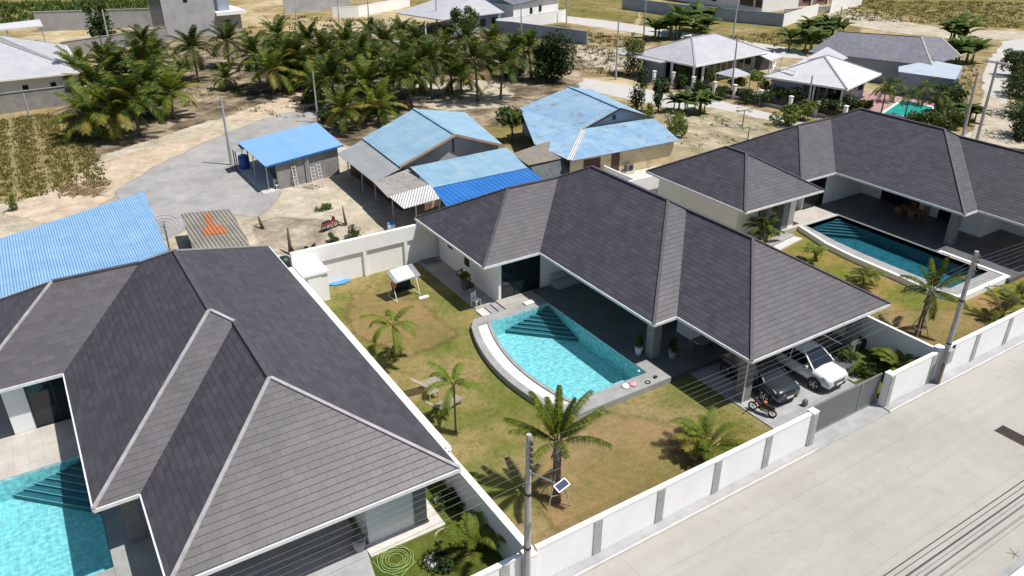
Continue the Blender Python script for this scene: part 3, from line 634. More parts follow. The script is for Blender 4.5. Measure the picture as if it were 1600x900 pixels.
def pool(label, shape, tile, water, wz=.22, depth=-.8, loc=None):
    c = Vector((sum(p[0] for p in shape) / len(shape), sum(p[1] for p in shape) / len(shape), 0)); t = thing('swimming_pool', label, 'pool', c)
    m = MB(); m.poly([(p[0], p[1], depth) for p in shape]); n = len(shape)
    for i in range(n):
        a, b = shape[i], shape[(i + 1) % n]; m.poly([(a[0], a[1], depth), (a[0], a[1], .349), (b[0], b[1], .349), (b[0], b[1], depth)])
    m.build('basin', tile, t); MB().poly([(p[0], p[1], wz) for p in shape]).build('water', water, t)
    return t
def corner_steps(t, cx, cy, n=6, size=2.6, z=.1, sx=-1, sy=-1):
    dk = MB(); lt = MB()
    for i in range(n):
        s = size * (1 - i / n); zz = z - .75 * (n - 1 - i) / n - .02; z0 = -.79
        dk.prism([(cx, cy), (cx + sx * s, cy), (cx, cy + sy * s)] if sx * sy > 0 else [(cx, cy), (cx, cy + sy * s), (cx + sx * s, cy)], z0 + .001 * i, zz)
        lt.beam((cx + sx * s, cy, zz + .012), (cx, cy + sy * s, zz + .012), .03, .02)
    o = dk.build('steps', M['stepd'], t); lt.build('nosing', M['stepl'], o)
def xo(y): return 18.15 + ((y - 29.3) / 5.5) ** 2 * 1.15 + (.45 * max(0, (26.2 - y) / 1.7) ** 2)
YS = [34.9 - i * (34.9 - 24.55) / 18 for i in range(19)]
def ycl(y, lo, hi): return min(max(y, lo), hi)
inn = [(xo(y) + 1.3, y) for y in YS if 25.6 <= y <= 34.8]
inn = [(xo(34.8) + 1.3, 34.8)] + [p for p in inn if 25.7 < p[1] < 34.7] + [(xo(25.6) + 1.35, 25.6)]
shape = inn + [(24.84, 25.6), (24.84, 34.8)]
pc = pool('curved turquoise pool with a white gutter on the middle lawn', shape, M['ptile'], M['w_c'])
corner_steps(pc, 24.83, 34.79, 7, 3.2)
def band(o0, o1, z0, z1, mat, name, y0=24.55, y1=34.9):
    m = MB(); ys = [y1 - i * (y1 - y0) / 18 for i in range(19)]
    for a, b in zip(ys[:-1], ys[1:]):
        m.poly([(xo(a) + o0, a, z1), (xo(b) + o0, b, z1), (xo(b) + o1, b, z1), (xo(a) + o1, a, z1)])
        m.poly([(xo(a) + o0, a, z0), (xo(b) + o0, b, z0), (xo(b) + o0, b, z1), (xo(a) + o0, a, z1)])
        m.poly([(xo(a) + o1, a, z0), (xo(a) + o1, a, z1), (xo(b) + o1, b, z1), (xo(b) + o1, b, z0)])
    a, b = ys[0], ys[-1]
    m.poly([(xo(a) + o0, a, z0), (xo(a) + o0, a, z1), (xo(a) + o1, a, z1), (xo(a) + o1, a, z0)]); m.poly([(xo(b) + o0, b, z0), (xo(b) + o1, b, z0), (xo(b) + o1, b, z1), (xo(b) + o0, b, z1)])
    return m.build(name, mat, pc)
band(0, .42, 0, .35, M['coping'], 'outer_coping', 24.55, 34.9); band(.42, 1.1, 0, .27, M['pebble'], 'gutter', 25.62, 34.79); band(1.1, 1.3, -.1, .345, M['coping'], 'inner_coping', 25.62, 34.79)
m = MB(); m.prism([(xo(25.6) + .43, 24.56), (25.64, 24.56), (25.64, 25.6), (xo(25.6) + .43, 25.6)], 0, .353)
m.prism([(24.86, 25.6), (25.64, 25.6), (25.64, 26.54), (24.86, 26.54)], 0, .353); m.build('coping', M['coping'], pc)
MB().prism([(19.27, 34.81), (24.85, 34.81), (24.85, 35.58), (19.9, 35.58)], 0, .351).build('coping', M['coping'], pc)
st = MB(); 
for i, (x0, x1, zz) in enumerate(((20.75, 21.35, .09), (21.36, 21.78, .17), (21.79, 22.19, .26))):
    (MB().box(x0, x1, 35.6, 36.88, 0, zz)).build('step', M['kerb'] if i == 0 else M['coping'], pc)
# left villa pool
shl = [(-9, 34.24), (-9, 26.3), (-2.6, 26.3), (-1.32, 26.3), (-1.32, 34.24)]
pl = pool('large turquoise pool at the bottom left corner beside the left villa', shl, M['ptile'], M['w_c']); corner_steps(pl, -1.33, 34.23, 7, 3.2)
m = MB(); m.box(-9, -1.31, 25.2, 26.3, 0, .35); m.build('coping', M['coping'], pl)
# right villa pool
shr = [(48.75, 34.55), (48.2, 31.5), (47.98, 29), (47.95, 26), (48.0, 22.6), (52.6, 22.6), (52.6, 34.55)]
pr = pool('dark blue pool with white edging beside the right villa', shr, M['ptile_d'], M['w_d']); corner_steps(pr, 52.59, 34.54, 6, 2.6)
O = [(48.1, 34.74), (47.1, 31.5), (46.8, 29), (46.75, 26), (46.6, 23.1), (47.3, 21.4), (53.1, 21.4), (53.1, 26.3), (52.7, 26.3), (52.7, 34.74)]
I = [(48.3, 34.73), (47.35, 31.5), (47.05, 29), (47.0, 26), (46.85, 23.2), (47.45, 21.7), (52.85, 21.7), (52.85, 26.1), (52.69, 26.1), (52.69, 34.73)]
I1 = [(48.75, 34.55), (48.2, 31.5), (47.98, 29), (47.95, 26), (48.0, 22.6), (48.0, 22.6), (52.6, 22.6), (52.6, 26.0), (52.6, 26.1), (52.6, 34.55)]
cring(I[:], [(a[0], a[1]) for a in O], 0, .40, M['white'], 'rim', pr); cring(I1, I, 0, .34, M['coping'], 'coping', pr)

# ------------------------------------------------------------------ neighbouring buildings
def Q(px, py, z): return at(px, py, z)
# blue roofed hut
t = thing('hut', 'block hut with a flat sky blue sheet roof beside the gravel drive', 'hut', (20, 69, 0))
A = [Vector((16.1, 72.6, 2.45)), Vector((24.3, 74.3, 2.75)), Vector((23.7, 65.7, 2.75)), Vector((16.2, 64.3, 2.45))]
rf = MB().slab([A[3], A[2], A[1], A[0]], .06).build('roof', M['blue_hut'], t); MB().beam(A[3] - Vector((0, .03, .05)), A[2] - Vector((0, .03, .05)), .04, .14).build('fascia', M['blue_strong'], rf)
m = MB(); m.prism([(17.2, 64.75), (23.0, 65.9), (22.98, 66.1), (17.18, 64.95)], 0, 2.5); m.prism([(23.0, 65.9), (23.2, 65.9), (23.8, 73.9), (23.6, 73.9)], 0, 2.6); m.prism([(18.6, 73), (23.6, 73.9), (23.6, 74), (18.6, 73.2)], 0, 2.5)
m.build('wall', M['block'], t)
for x, y in ((16.4, 65.0), (16.3, 68.6), (16.25, 72.2)): MB().tube([(x, y, 0), (x, y, 2.42)], .05, 6).build('post', M['metal'], t)
MB().box(19.85, 20.25, 65.1, 65.2, 0, 2.4).move(Matrix.Translation((0, .05, 0))).build('pilaster', M['greysheet'], t)
floor('hut_slab', [(15.7, 64.3), (17.2, 64.6), (18.4, 73.2), (15.7, 72.6)], 0, .1, M['kerb'])
t = thing('lean_to', 'small grey sheet lean to at the far left end of the blue roofed hut', 'shelter', (16, 73, 0))
MB().slab([Q(361, 230, 2.2), Q(385, 222, 2.3), Q(394, 228, 2.3), Q(366, 238, 2.1)], .04).build('roof', M['greysheet'], t)
for c in ((363, 231, 2.1), (367, 236, 2.05), (384, 223, 2.2)): q = Q(*c); MB().tube([(q.x, q.y, 0), (q.x, q.y, c[2])], .05, 6).build('post', M['oldwood'], t)
# farm house with blue gable roof
def gable(t, r0_, r1_, le0, le1, re0, re1, mat, barge, name='roof'):
    m = MB(); m.slab([le0, le1, r1_, r0_], .06); o = m.build(name, mat, t)
    o2 = MB().slab([r0_, r1_, re1, re0], .06).build(name, mat, t)
    MB().beam(le1, r1_, .08, .2).build('bargeboard', barge, o); MB().beam(re1, r1_, .08, .2).build('bargeboard', barge, o2)
    MB().beam(r0_ + Vector((0, 0, .05)), r1_ + Vector((0, 0, .05)), .3, .05).build('ridge_cap', mat, o)
    return o
M['barge'] = flat('tan_bargeboard', (.42, .27, .18), .7)
t = thing('farm_house', 'old house with a faded blue gable roof, nearest behind the back garden wall', 'house', (29, 60, 0))
r0_ = Q(647, 170, 4.6); r1_ = Q(712, 211, 4.6); le0 = Q(566, 216, 3.0); le1 = Q(625, 261, 3.0); re0 = r0_ * 2 - le0; re0.z = 3.1; re1 = Q(788, 228, 3.0)
gable(t, r0_, r1_, le0, le1, re0 + Vector((.3, 0, 0)), re1, M['blue_old'], M['barge'])
MB().slab([le0 + Vector((.1, 0, -.12)), Q(527, 240, 2.35), Q(584, 285, 2.35), le1 + Vector((.1, 0, -.12))], .05).build('roof', M['greysheet'], t)
MB().slab([Q(583, 284, 2.42), Q(637, 264, 2.6), Q(673, 292, 2.5), Q(607, 309, 2.3)], .04).build('roof', M['rustsheet'], t)
MB().slab([Q(608, 307, 2.42), Q(672, 288, 2.56), Q(687, 310, 2.4), Q(631, 326, 2.3)], .04).build('roof', M['whitesheet'], t)
MB().slab([Q(641, 261, 3.0), Q(676, 293, 2.5), Q(824, 262, 2.5), Q(792, 230, 3.0)], .05).build('roof', M['blue_old'], t)
MB().slab([Q(674, 292, 2.46), Q(698, 323, 2.1), Q(850, 282, 2.1), Q(824, 261, 2.46)], .05).build('roof', M['blue_strong'], t)
m = MB(); m.box(26.0, 35.2, 57.9, 58.05, 0, 3.0); m.box(25.9, 26.05, 57.9, 66, 0, 2.9); m.box(26, 36, 66, 66.15, 0, 3.0); m.box(35.2, 35.35, 57.9, 66, 0, 3.0); m.poly([(26, 57.9, 3), (35.4, 57.9, 3), (30.8, 57.9, 4.5)])
m.build('wall', M['greywall'], t)
m = MB(); m.box(24.1, 24.2, 54.6, 65.5, 0, 2.3); m.build('wall', M['brownwood'], t)
for x, y, h in ((23.2, 63.6, 2.3), (23.1, 60.2, 2.3), (23.0, 57.2, 2.3), (22.6, 52.9, 2.3), (23.4, 50.4, 2.28), (25.6, 50.8, 2.3)): MB().tube([(x, y, 0), (x, y, h)], .06, 6).build('post', M['polec'], t)
MB().prism([(24.3, 50.7), (26.0, 51.3), (26.0, 51.35), (24.3, 50.75)], 1.3, 2.15).build('banner', vary('faded_red_banner', (.50, .22, .17), (.62, .52, .46), 3), t)
MB().box(30.7, 30.8, 57.8, 57.9, 3, 4.3).build('gable_post', M['brownwood'], t)
# second house, yellow walls
t = thing('farm_house', 'house with pale yellow walls and a patchy blue roof, left of the white fence road', 'house', (46, 58, 0))
r0_ = Q(890, 136, 4.6); r1_ = Q(970, 170, 4.6); le1 = Q(912, 203, 3.0); le0 = Q(812, 168, 3.0); re1 = Q(1022, 185, 3.1); re0 = Q(925, 140, 3.1)
gable(t, r0_, r1_, le0, le1, re0, re1, M['blue_old2'], M['brownwood'])
MB().slab([le0, Q(835, 225, 2.45), Q(893, 252, 2.4), le1], .05).build('roof', M['blue_old2'], t)
MB().slab([Q(913, 201, 3.15), Q(893, 251, 2.4), Q(1062, 219, 2.4), Q(1022, 184, 3.15)], .05).build('roof', M['blue_old2'], t)
MB().beam(Q(912, 203, 3.2), Q(890, 250, 2.46), .45, .06).build('hip_cap', M['whitesheet'], t)
a = Q(893, 251, 2.35); b = Q(1062, 219, 2.35); dv = (b - a); n_ = Vector((-dv.y, dv.x, 0)).normalized()
a0 = a + n_ * .5 + dv.normalized() * .2; b0 = b + n_ * .5 - dv.normalized() * .3
MB().beam((a0.x, a0.y, 1.15), (b0.x, b0.y, 1.15), .15, 2.3).build('wall', M['yellowwall'], t)
def onw(u, z0, z1, w_, mat, name, off=.1):
    p = a0.lerp(b0, u); q = p + dv.normalized() * w_; o = -n_ * off
    MB().beam((p.x + o.x, p.y + o.y, (z0 + z1) / 2), (q.x + o.x, q.y + o.y, (z0 + z1) / 2), .06, z1 - z0).build(name, mat, t)
onw(.12, .9, 2.0, 1.8, M['brownwood'], 'window'); onw(.38, 0, 2.1, .9, M['brownwood'], 'door')
m = MB(); m.box(44.9, 52.2, 57.5, 57.65, 0, 3.1); m.poly([(44.9, 57.4, 3.1), (52.6, 57.2, 3.1), (48.6, 57.3, 4.4)]); m.box(44.5, 44.65, 57.6, 68, 0, 2.9); m.build('wall', M['bluewall'], t)
MB().box(47.9, 48.2, 57.2, 57.32, 3.5, 3.9).build('vent', M['black'], t)
p = a0.lerp(b0, .53) - n_ * .45
t = thing('air_conditioner', 'dark air conditioner unit on a white stand by the yellow wall', 'air conditioner', (p.x, p.y, 0)); MB().box(p.x - .4, p.x + .4, p.y - .2, p.y + .2, .35, .95).build('casing', M['greymetal'], t, bevel=.02)
MB().box(p.x - .5, p.x + .5, p.y - .25, p.y + .25, .0, .34).build('stand', M['kerb'], t); MB().tube([(p.x + .1, p.y - .2, .65), (p.x + .1, p.y - .23, .65)], .24, 14).build('fan_grille', M['black'], t)
# brown shed between the houses
t = thing('shed', 'brown weathered sheet shed between the two blue roofed houses', 'shed', (38, 54, 0))
MB().slab([Q(800, 240, 2.45), Q(826, 258, 2.3), Q(892, 244, 2.3), Q(858, 220, 2.6)], .05).build('roof', M['oldsheet'], t)
a = Q(828, 258, 2.2); b = Q(891, 245, 2.2); MB().slab([a, b, (b.x + .3, b.y - 1.5, .2), (a.x + .3, a.y - 1.5, .2)], .03).build('tarpaulin', vary('dark_tarpaulin', (.05, .065, .07), (.09, .105, .11), 2, .6), t)
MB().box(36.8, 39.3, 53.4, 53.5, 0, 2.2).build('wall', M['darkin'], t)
# big blue roof at the left
t = thing('farm_building', 'long low building under the large light blue roof at the left', 'building', (0, 54, 0))
MB().slab([Q(225, 299, 3.0), Q(262, 391, 3.0), (-9, 44.2, 3.0), (-9, 54.6, 3.0)], .08).build('roof', M['blue_sky'], t)
MB().box(-9, 4.9, 47.6, 57, 0, 2.8).build('wall', M['greywall'], t)
# corrugated shed with orange patch
t = thing('shed', 'small shed roofed with grey corrugated sheets and an orange T shaped patch', 'shed', (9.4, 54, 0))
c4 = [Vector((8.05, 58.3, 1.95)), Vector((7.2, 49.4, 1.85)), Vector((10.75, 48.9, 1.85)), Vector((11.4, 57.4, 1.95))]
MB().slab(c4, .06).build('roof', M['corr'], t)
def onr(u0, u1, v0, v1):
    f = lambda u, v: (c4[0].lerp(c4[3], u)).lerp(c4[1].lerp(c4[2], u), v) + Vector((0, 0, .03))
    return [f(u0, v0), f(u0, v1), f(u1, v1), f(u1, v0)]
m = MB(); m.slab(onr(.30, .72, .36, .54), .02); m.slab(onr(.42, .56, .08, .36), .02); m.build('roof_patch', M['orange'], t)
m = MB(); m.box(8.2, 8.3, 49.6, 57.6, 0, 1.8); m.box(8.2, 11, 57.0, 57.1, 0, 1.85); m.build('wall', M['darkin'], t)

def hroof(t, x0, x1, y0, y1, z, mat, capm, k=.42, along='y', rz=0, c=None):
    m = MB(); hp, cs = hip_house_roof(m, x0, x1, y0, y1, z, k, along)
    c = c or ((x0 + x1) / 2, (y0 + y1) / 2); R_ = Matrix.Translation((c[0], c[1], 0)) @ Matrix.Rotation(rz, 4, 'Z') @ Matrix.Translation((-c[0], -c[1], 0))
    rf = m.move(R_).build('roof', mat, t)
    for a, b in hp: MB().beam(a, b, .22, .09).move(R_).build('hip_cap', capm, rf)
    f = MB(); [f.beam(cs[i] - Vector((0, 0, .1)), cs[(i + 1) % 4] - Vector((0, 0, .1)), .12, .22) for i in range(4)]; f.move(R_).build('fascia', M['white'], rf)
    MB().poly([q - Vector((0, 0, .15)) for q in cs]).move(R_).build('soffit', M['whitewall'], rf)
    return rf, R_
M['capg'] = flat('grey_ridge', (.36, .37, .38), .6); M['wgrey'] = flat('white_window_frame', (.7, .7, .7), .5)
def glassband(t, R_, x0, x1, y, z0, z1, n, name='window', axis='x'):
    for i in range(n):
        s = (x1 - x0) / n; a = x0 + i * s + .08; b = x0 + (i + 1) * s - .08
        f = MB(); p = MB()
        if axis == 'x': f.box(a, b, y - .05, y, z0, z1); p.box(a + .07, b - .07, y - .07, y - .045, z0 + .07, z1 - .07)
        else: f.box(y - .05, y, a, b, z0, z1); p.box(y - .07, y - .045, a + .07, b - .07, z0 + .07, z1 - .07)
        o = f.move(R_).build(name, M['wgrey'], t); p.move(R_).build('pane', M['glass'], o)
# pale grey roofed house beyond the far road: eave corners ~ (73,81.6) (76.3,72.7) (90.7,76.2)
t = thing('bungalow', 'bungalow with a pale grey hipped roof, clipped bushes and a veranda beyond the far road', 'house', (83, 79, 0))
rf, R_ = hroof(t, 74.6, 90.4, 73.6, 84.4, 3.0, M['pale_roof'], M['capg'], .42, 'x', math.radians(6), (76.5, 73))
m = MB(); m.box(79, 89.5, 75.2, 83.4, 0, 2.9); m.box(75.4, 79, 79.5, 83.4, 0, 2.9); m.move(R_).build('wall', M['bluewall'], t)
glassband(t, R_, 79.3, 84.6, 75.2, .3, 2.6, 4); glassband(t, R_, 85.3, 88.8, 75.2, .9, 2.2, 2)
glassband(t, R_, 75.6, 79, 79.5, .2, 2.6, 3)
glassband(t, R_, 75.3, 79.3, 79.0, .2, 2.6, 3, axis='y')
for x, y in ((75.3, 74.3), (77.2, 74.3), (75.3, 78)): m = MB(); m.box(x - .12, x + .12, y - .12, y + .12, 0, 2.9); m.move(R_).build('column', M['white'], t)
m = MB(); m.box(73.2, 75.6, 78.5, 86.5, 2.7, 2.85); m.move(R_).build('roof_deck', M['pale_roof'], t)
m = MB()
for z in (3.1, 3.4): m.beam((73.3, 78.6, z), (73.3, 86.4, z), .06, .06); m.beam((73.3, 86.4, z), (75.5, 86.4, z), .06, .06)
for y in (78.6, 81.2, 83.8, 86.4): m.box(73.26, 73.34, y - .04, y + .04, 2.85, 3.45)
m.move(R_).build('railing', M['white'], t)
t = thing('carport', 'flat pale roofed carport attached beside the pale grey roofed bungalow', 'carport', (93, 77, 0))
MB().slab([Q(1178, 82, 2.7), Q(1205, 95, 2.6), Q(1224, 88, 2.6), Q(1190, 77, 2.7)], .12).build('roof', M['white_roof'], t)
for q in (Q(1180, 83, 2.6), Q(1204, 94, 2.6), Q(1222, 88, 2.6)): MB().tube([(q.x, q.y, 0), (q.x, q.y, 2.55)], .08, 6).build('post', M['white'], t)
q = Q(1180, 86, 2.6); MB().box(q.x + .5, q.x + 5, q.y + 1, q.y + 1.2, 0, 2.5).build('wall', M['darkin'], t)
q = Q(1146, 118, 1.9); t = thing('gazebo', 'small garden gazebo with a pale pyramid roof beside the bungalow bushes', 'gazebo', (q.x, q.y, 0))
m = MB(); ap = (q.x, q.y, 2.9); c = [(q.x - 1.7, q.y - 1.6, 2.1), (q.x + 1.7, q.y - 1.6, 2.1), (q.x + 1.7, q.y + 1.6, 2.1), (q.x - 1.7, q.y + 1.6, 2.1)]
for i in range(4): m.poly([c[i], c[(i + 1) % 4], ap])
m.build('roof', M['pale_roof'], t)
for p in c: MB().tube([(p[0] * .93 + q.x * .07, p[1] * .93 + q.y * .07, 0), (p[0] * .93 + q.x * .07, p[1] * .93 + q.y * .07, 2.1)], .07, 6).build('post', M['white'], t)
# front fence of the bungalow: white posts with dark panels
fp = [(1021, 130), (1051, 132), (1082, 140), (1115, 148), (1146, 153), (1187, 162), (1233, 172), (1274, 180), (1318, 188)]
labs = ['leftmost white fence post, at the veranda corner of the bungalow', 'white fence post second from the left in front of the bungalow', 'white fence post between two round bushes in front of the bungalow', 'white fence post left of the gazebo', 'white fence post just right of the gazebo', 'taller white fence post near the papaya plants by the far road', 'white fence post hidden in shrubs left of the white roofed house', 'white fence post in front of the white roofed house', 'white fence post near the teal pool fence']
FP = []
for (x, y), l in zip(fp, labs):
    q = at(x, y + 2, 0); FP.append(q); t = thing('fence_post', l, 'fence post', (q.x, q.y, 0), 'white fence posts along the far road')
    MB().box(q.x - .17, q.x + .17, q.y - .17, q.y + .17, 0, 1.7).build('shaft', M['white'], t); MB().box(q.x - .22, q.x + .22, q.y - .22, q.y + .22, 1.7, 1.8).build('cap', M['white'], t)
t = thing('railing_fence', 'dark low railing fence between the white posts along the far road', 'fence', (FP[2].x, FP[2].y, 0))
for a, b in zip(FP[:-1], FP[1:]):
    MB().beam((a.x, a.y, .2), (b.x, b.y, .2), .12, .4).build('plinth', M['greywall'], t); MB().beam((a.x, a.y, .75), (b.x, b.y, .75), .04, .6).build('rail_panel', M['black'], t)
# white roofed house
t = thing('bungalow', 'house with a bright white hipped roof and glazed veranda, beside the teal pool', 'house', (88, 60, 0))
rf, R_ = hroof(t, 80.3, 91.5, 55.0, 65.2, 3.0, M['white_roof'], M['capg'], .44, 'x', math.radians(16), (81, 54))
MB().slab([Q(1236, 103, 3.2), Q(1262, 112, 3.1), Q(1325, 90, 4.4), Q(1293, 73, 4.4)], .1).build('roof', M['white_roof'], t)
m = MB(); m.box(83.6, 90.6, 56.4, 64.4, 0, 2.9); m.box(81.2, 83.6, 60.5, 64.4, 0, 2.9); m.move(R_).build('wall', M['bluewall'], t)
glassband(t, R_, 84, 87.3, 56.4, .2, 2.6, 3); glassband(t, R_, 88, 90, 56.4, 1, 2.2, 1); glassband(t, R_, 56.5, 60.4, 83.6, .2, 2.6, 4, axis='y')
for x, y in ((81, 55.7), (81, 59), (84, 55.6)): m = MB(); m.box(x - .1, x + .1, y - .1, y + .1, 0, 2.9); m.move(R_).build('column', M['white'], t)
m = MB(); a, b, c, d = Q(1206, 115, 3.1), Q(1211, 108, 3.1), Q(1245, 110, 3.1), Q(1240, 122, 3.1)
MB().slab([a, b, c, d], .15).build('roof_deck', M['lawng'], t)
for z in (.45, .8): 
    for p, q in ((a, b), (b, c), (a, d)): m.beam(p + Vector((0, 0, z)), q + Vector((0, 0, z)), .07, .07)
for p in (a, b, c, d): m.beam(p, p + Vector((0, 0, .85)), .08, .08)
m.build('railing', M['white'], t)
floor('pool_patio', [tuple(at(*p).xy) for p in ((1345, 145), (1340, 180), (1378, 215), (1455, 200), (1470, 165), (1400, 150))][::1], 0, .06, M['pink'])
P4 = [at(*p).xy for p in ((1380, 179), (1437, 188), (1457, 171), (1410, 159))]; cc = sum((Vector(p) for p in P4), Vector((0, 0))) / 4
t = thing('swimming_pool', 'small teal pool with a white rim among palms beside the white roofed house', 'pool', (cc.x, cc.y, 0))
m = MB(); m.poly([(p[0], p[1], .14) for p in P4]); m.build('basin', M['ptile_t'], t); MB().poly([(p[0], p[1], .18) for p in P4]).build('water', water_mat('teal_pool_water', (.7, .95, .93)), t)
cring([tuple(p) for p in P4], [tuple(cc + (Vector(p) - cc) * 1.12) for p in P4], 0, .24, M['white'], 'rim', t)
# grey roofed house
t = thing('bungalow', 'long house with a mid grey tiled roof behind the white roofed house', 'house', (101, 65, 0))
g_ = lambda *p: Q(*p)
rA, rB = Q(1310, 49, 5.2), Q(1440, 58, 5.2)
e1, e2, e3 = Q(1262, 81, 3.0), Q(1390, 95, 3.0), Q(1457, 103, 3.0)
m = MB(); m.poly([e1, e2, e3, rB, rA]); bk = (rB - rA); nn = Vector((-bk.y, bk.x, 0)).normalized() * 5
if nn.x < 0: nn = -nn
m.poly([rA, rB, rB + nn + Vector((0, 0, -2.2)), rA + nn + Vector((0, 0, -2.2))]); m.poly([e3, rB + nn + Vector((0, 0, -2.2)), rB]); m.poly([e1, rA, rA + nn + Vector((0, 0, -2.2))])
rf = m.build('roof', M['grey_roof'], t); MB().beam(rA, rB, .25, .1).build('ridge_cap', M['cap_dark'], rf); MB().beam(rB, e3, .25, .1).build('hip_cap', M['capg'], rf)
m = MB(); p0, p1, p2, p3 = Q(1440, 58, 5.0), Q(1462, 100, 3.0), Q(1502, 88, 3.0), Q(1470, 58, 4.6)
m.poly([p1, p2, p3, p0]); rf = m.build('roof', M['grey_roof'], t); MB().beam(p3, p2, .25, .1).build('hip_cap', M['capg'], rf)
m = MB(); m.beam((e1.x + .8, e1.y, 1.45), (e3.x + .3, e3.y + .5, 1.45), .2, 2.9); m.beam((e3.x + .3, e3.y + .5, 1.45), (e3.x + 6, e3.y + 3, 1.45), .2, 2.9); m.build('wall', M['bluewall'], t)
t = thing('annex', 'flat blue grey roofed annex in front of the long grey roofed house', 'building', (98, 57, 0))
MB().slab([Q(1404, 104, 3.0), Q(1404, 112, 2.9), Q(1493, 124, 2.9), Q(1504, 103, 3.0), Q(1455, 94, 3.2)], .12).build('roof', vary('pale_blue_sheet', (.44, .50, .56), (.38, .44, .51), 1, .6), t)
a = Q(1406, 113, 2.8); b = Q(1492, 124, 2.8); c = Q(1503, 104, 2.8); m = MB(); m.beam((a.x, a.y, 1.4), (b.x, b.y, 1.4), .2, 2.8); m.beam((b.x, b.y, 1.4), (c.x, c.y, 1.4), .2, 2.8); m.build('wall', M['bluewall'], t)
# top left
t = thing('warehouse', 'pale grey hipped roof house at the top left edge with small square windows', 'house', (0, 118, 0))
rf, R_ = hroof(t, -12, 7.6, 110, 131, 3.2, M['pale_roof'], M['capg'], .4, 'x', 0)
m = MB(); m.box(-11, 7, 111, 130, 0, 3.1); m.build('wall', M['whitewall'], t)
I4 = Matrix.Identity(4)
for x in (-2.4, .6, 3.6): glassband(t, I4, x, x + .9, 111, 1.2, 2.2, 1)
wall_thing('grey block wall in front of the pale roofed house at the top left', [(-14, 106.3), (5.0, 107.3)], .3, z1=2.3, mat='block')
wall_thing('long grey block wall behind the coconut grove at the top left', [(7.5, 139.5), (24, 146.5)], .3, z1=2.4, mat='block')
wall_thing('far pale wall behind a strip of scrub at the top left', [(6.0, 169.5), (25, 163)], .3, z1=3.4, mat='greywall')
t = thing('canopy', 'long thin white canopy roof at the upper left edge', 'canopy', (0, 150, 0)); MB().slab([Q(-60, 44, 3.2), Q(-60, 52, 3.2), Q(67, 40, 3.2), Q(62, 30, 3.4)], .2).build('roof', M['white_roof'], t)
for p in ((64, 40), (10, 46)): q = Q(p[0], p[1], 3.1); MB().tube([(q.x, q.y, 0), (q.x, q.y, 3.1)], .1, 6).build('post', M['polec'], t)
t = thing('tower_house', 'tall plain grey building with a dark glass side at the top left', 'building', (27, 148, 0))
bx = [at(262, 62).xy, at(342, 54).xy]; d = (bx[1] - bx[0]).normalized(); nb = Vector((-d.y, d.x)); 
def pr(u0, u1, v0, v1, z0, z1, name, mat): 
    ps = [bx[0] + d * u + nb * v for u, v in ((u0, v0), (u1, v0), (u1, v1), (u0, v1))]; return MB().prism([tuple(p) for p in ps], z0, z1).build(name, mat, t)
Lx = (bx[1] - bx[0]).length
pr(0, Lx, 0, 8, 0, 11, 'wall', M['greywall']); pr(-.1, -.001, .2, 8, 0, 11, 'glass_side', flat('slate_blue_glass', (.09, .12, .17), .2, .7))
pr(Lx + .01, Lx + 4.5, .4, 7, 0, 3.2, 'wall', M['greywall']); pr(Lx + .01, Lx + 5.2, -.6, 7, 3.2, 3.8, 'canopy', M['white']); pr(Lx + 1.2, Lx + 2.6, .32, .398, .5, 2.3, 'window', M['glass']); pr(Lx + .8, Lx + 2.8, .6, 6, 3.81, 6, 'wall', M['bluewall'])
pr(Lx * .42, Lx * .5, -.06, -.002, 5.8, 6.6, 'window', M['glass'])
# top middle
t = thing('bungalow', 'house with a pale grey roof and carport posts behind the middle of the coconut grove', 'house', (70, 135, 0))
MB().slab([Q(618, 20, 3.0), Q(690, 31, 3.0), Q(788, 19, 3.0), Q(745, -8, 5.2), Q(705, -10, 5.2)], .15).build('roof', M['pale_roof'], t)
a, b = Q(712, 31, 2.8), Q(785, 20, 2.8); MB().beam((a.x, a.y + .8, 1.4), (b.x, b.y + .8, 1.4), .2, 2.8).build('wall', M['bluewall'], t)
for u in (.35, .6, .85): p = a.lerp(b, u); MB().box(p.x - .6, p.x + .6, p.y + .55, p.y + .68, .9, 2.1).build('window', M['glass'], t)
for p in ((605, 26), (625, 27), (664, 30)): q = Q(p[0], p[1], 2.9); MB().tube([(q.x, q.y, 0), (q.x, q.y, 2.8)], .15, 6).build('post', M['white'], t)
t = thing('warehouse', 'white walled building with a grey roof and two small windows beside the dirt lot', 'building', (85, 135, 0))
a, b = at(802, 43).xy, at(872, 22).xy; dd = (b - a); nb2 = Vector((-dd.y, dd.x)).normalized()
if nb2.y < 0: nb2 = -nb2
MB().prism([tuple(a), tuple(b), tuple(b + nb2 * 14), tuple(a + nb2 * 14)], 0, 4).build('wall', M['whitewall'], t)
MB().slab([(a.x - .5, a.y - .8, 4.1), (b.x + .5, b.y - .8, 4.1), (b.x + nb2.x * 7, b.y + nb2.y * 7, 6.4), (a.x + nb2.x * 7, a.y + nb2.y * 7, 6.4)], .15).build('roof', M['grey_roof'], t)
for u in (.35, .55): p = a + dd * u; MB().box(p.x - .5, p.x + .5, p.y - .12, p.y + .3, 1.6, 2.7).build('window', M['glass'], t)
def pw(label, px, z1, mat='greywall', th=.2, nm='boundary_wall'): return wall_thing(label, [tuple(at(*p).xy) for p in px], .25, z1=z1, mat=mat, name=nm, th=th)
pw('pale perimeter wall running into the brown dirt lot', [(775, 52), (800, 54), (917, 70)], 2.2, 'bluewall')
pw('white stretch of wall at the corner of the white walled building', [(775, 50), (885, 33)], 2.2, 'white')
pw('long white garden wall behind the left part of the grove', [(520, 28), (560, 26), (640, 10)], 2.0, 'white')
pw('grey block wall at the top edge above the grove', [(445, 22), (548, 11)], 2.8, 'greywall')
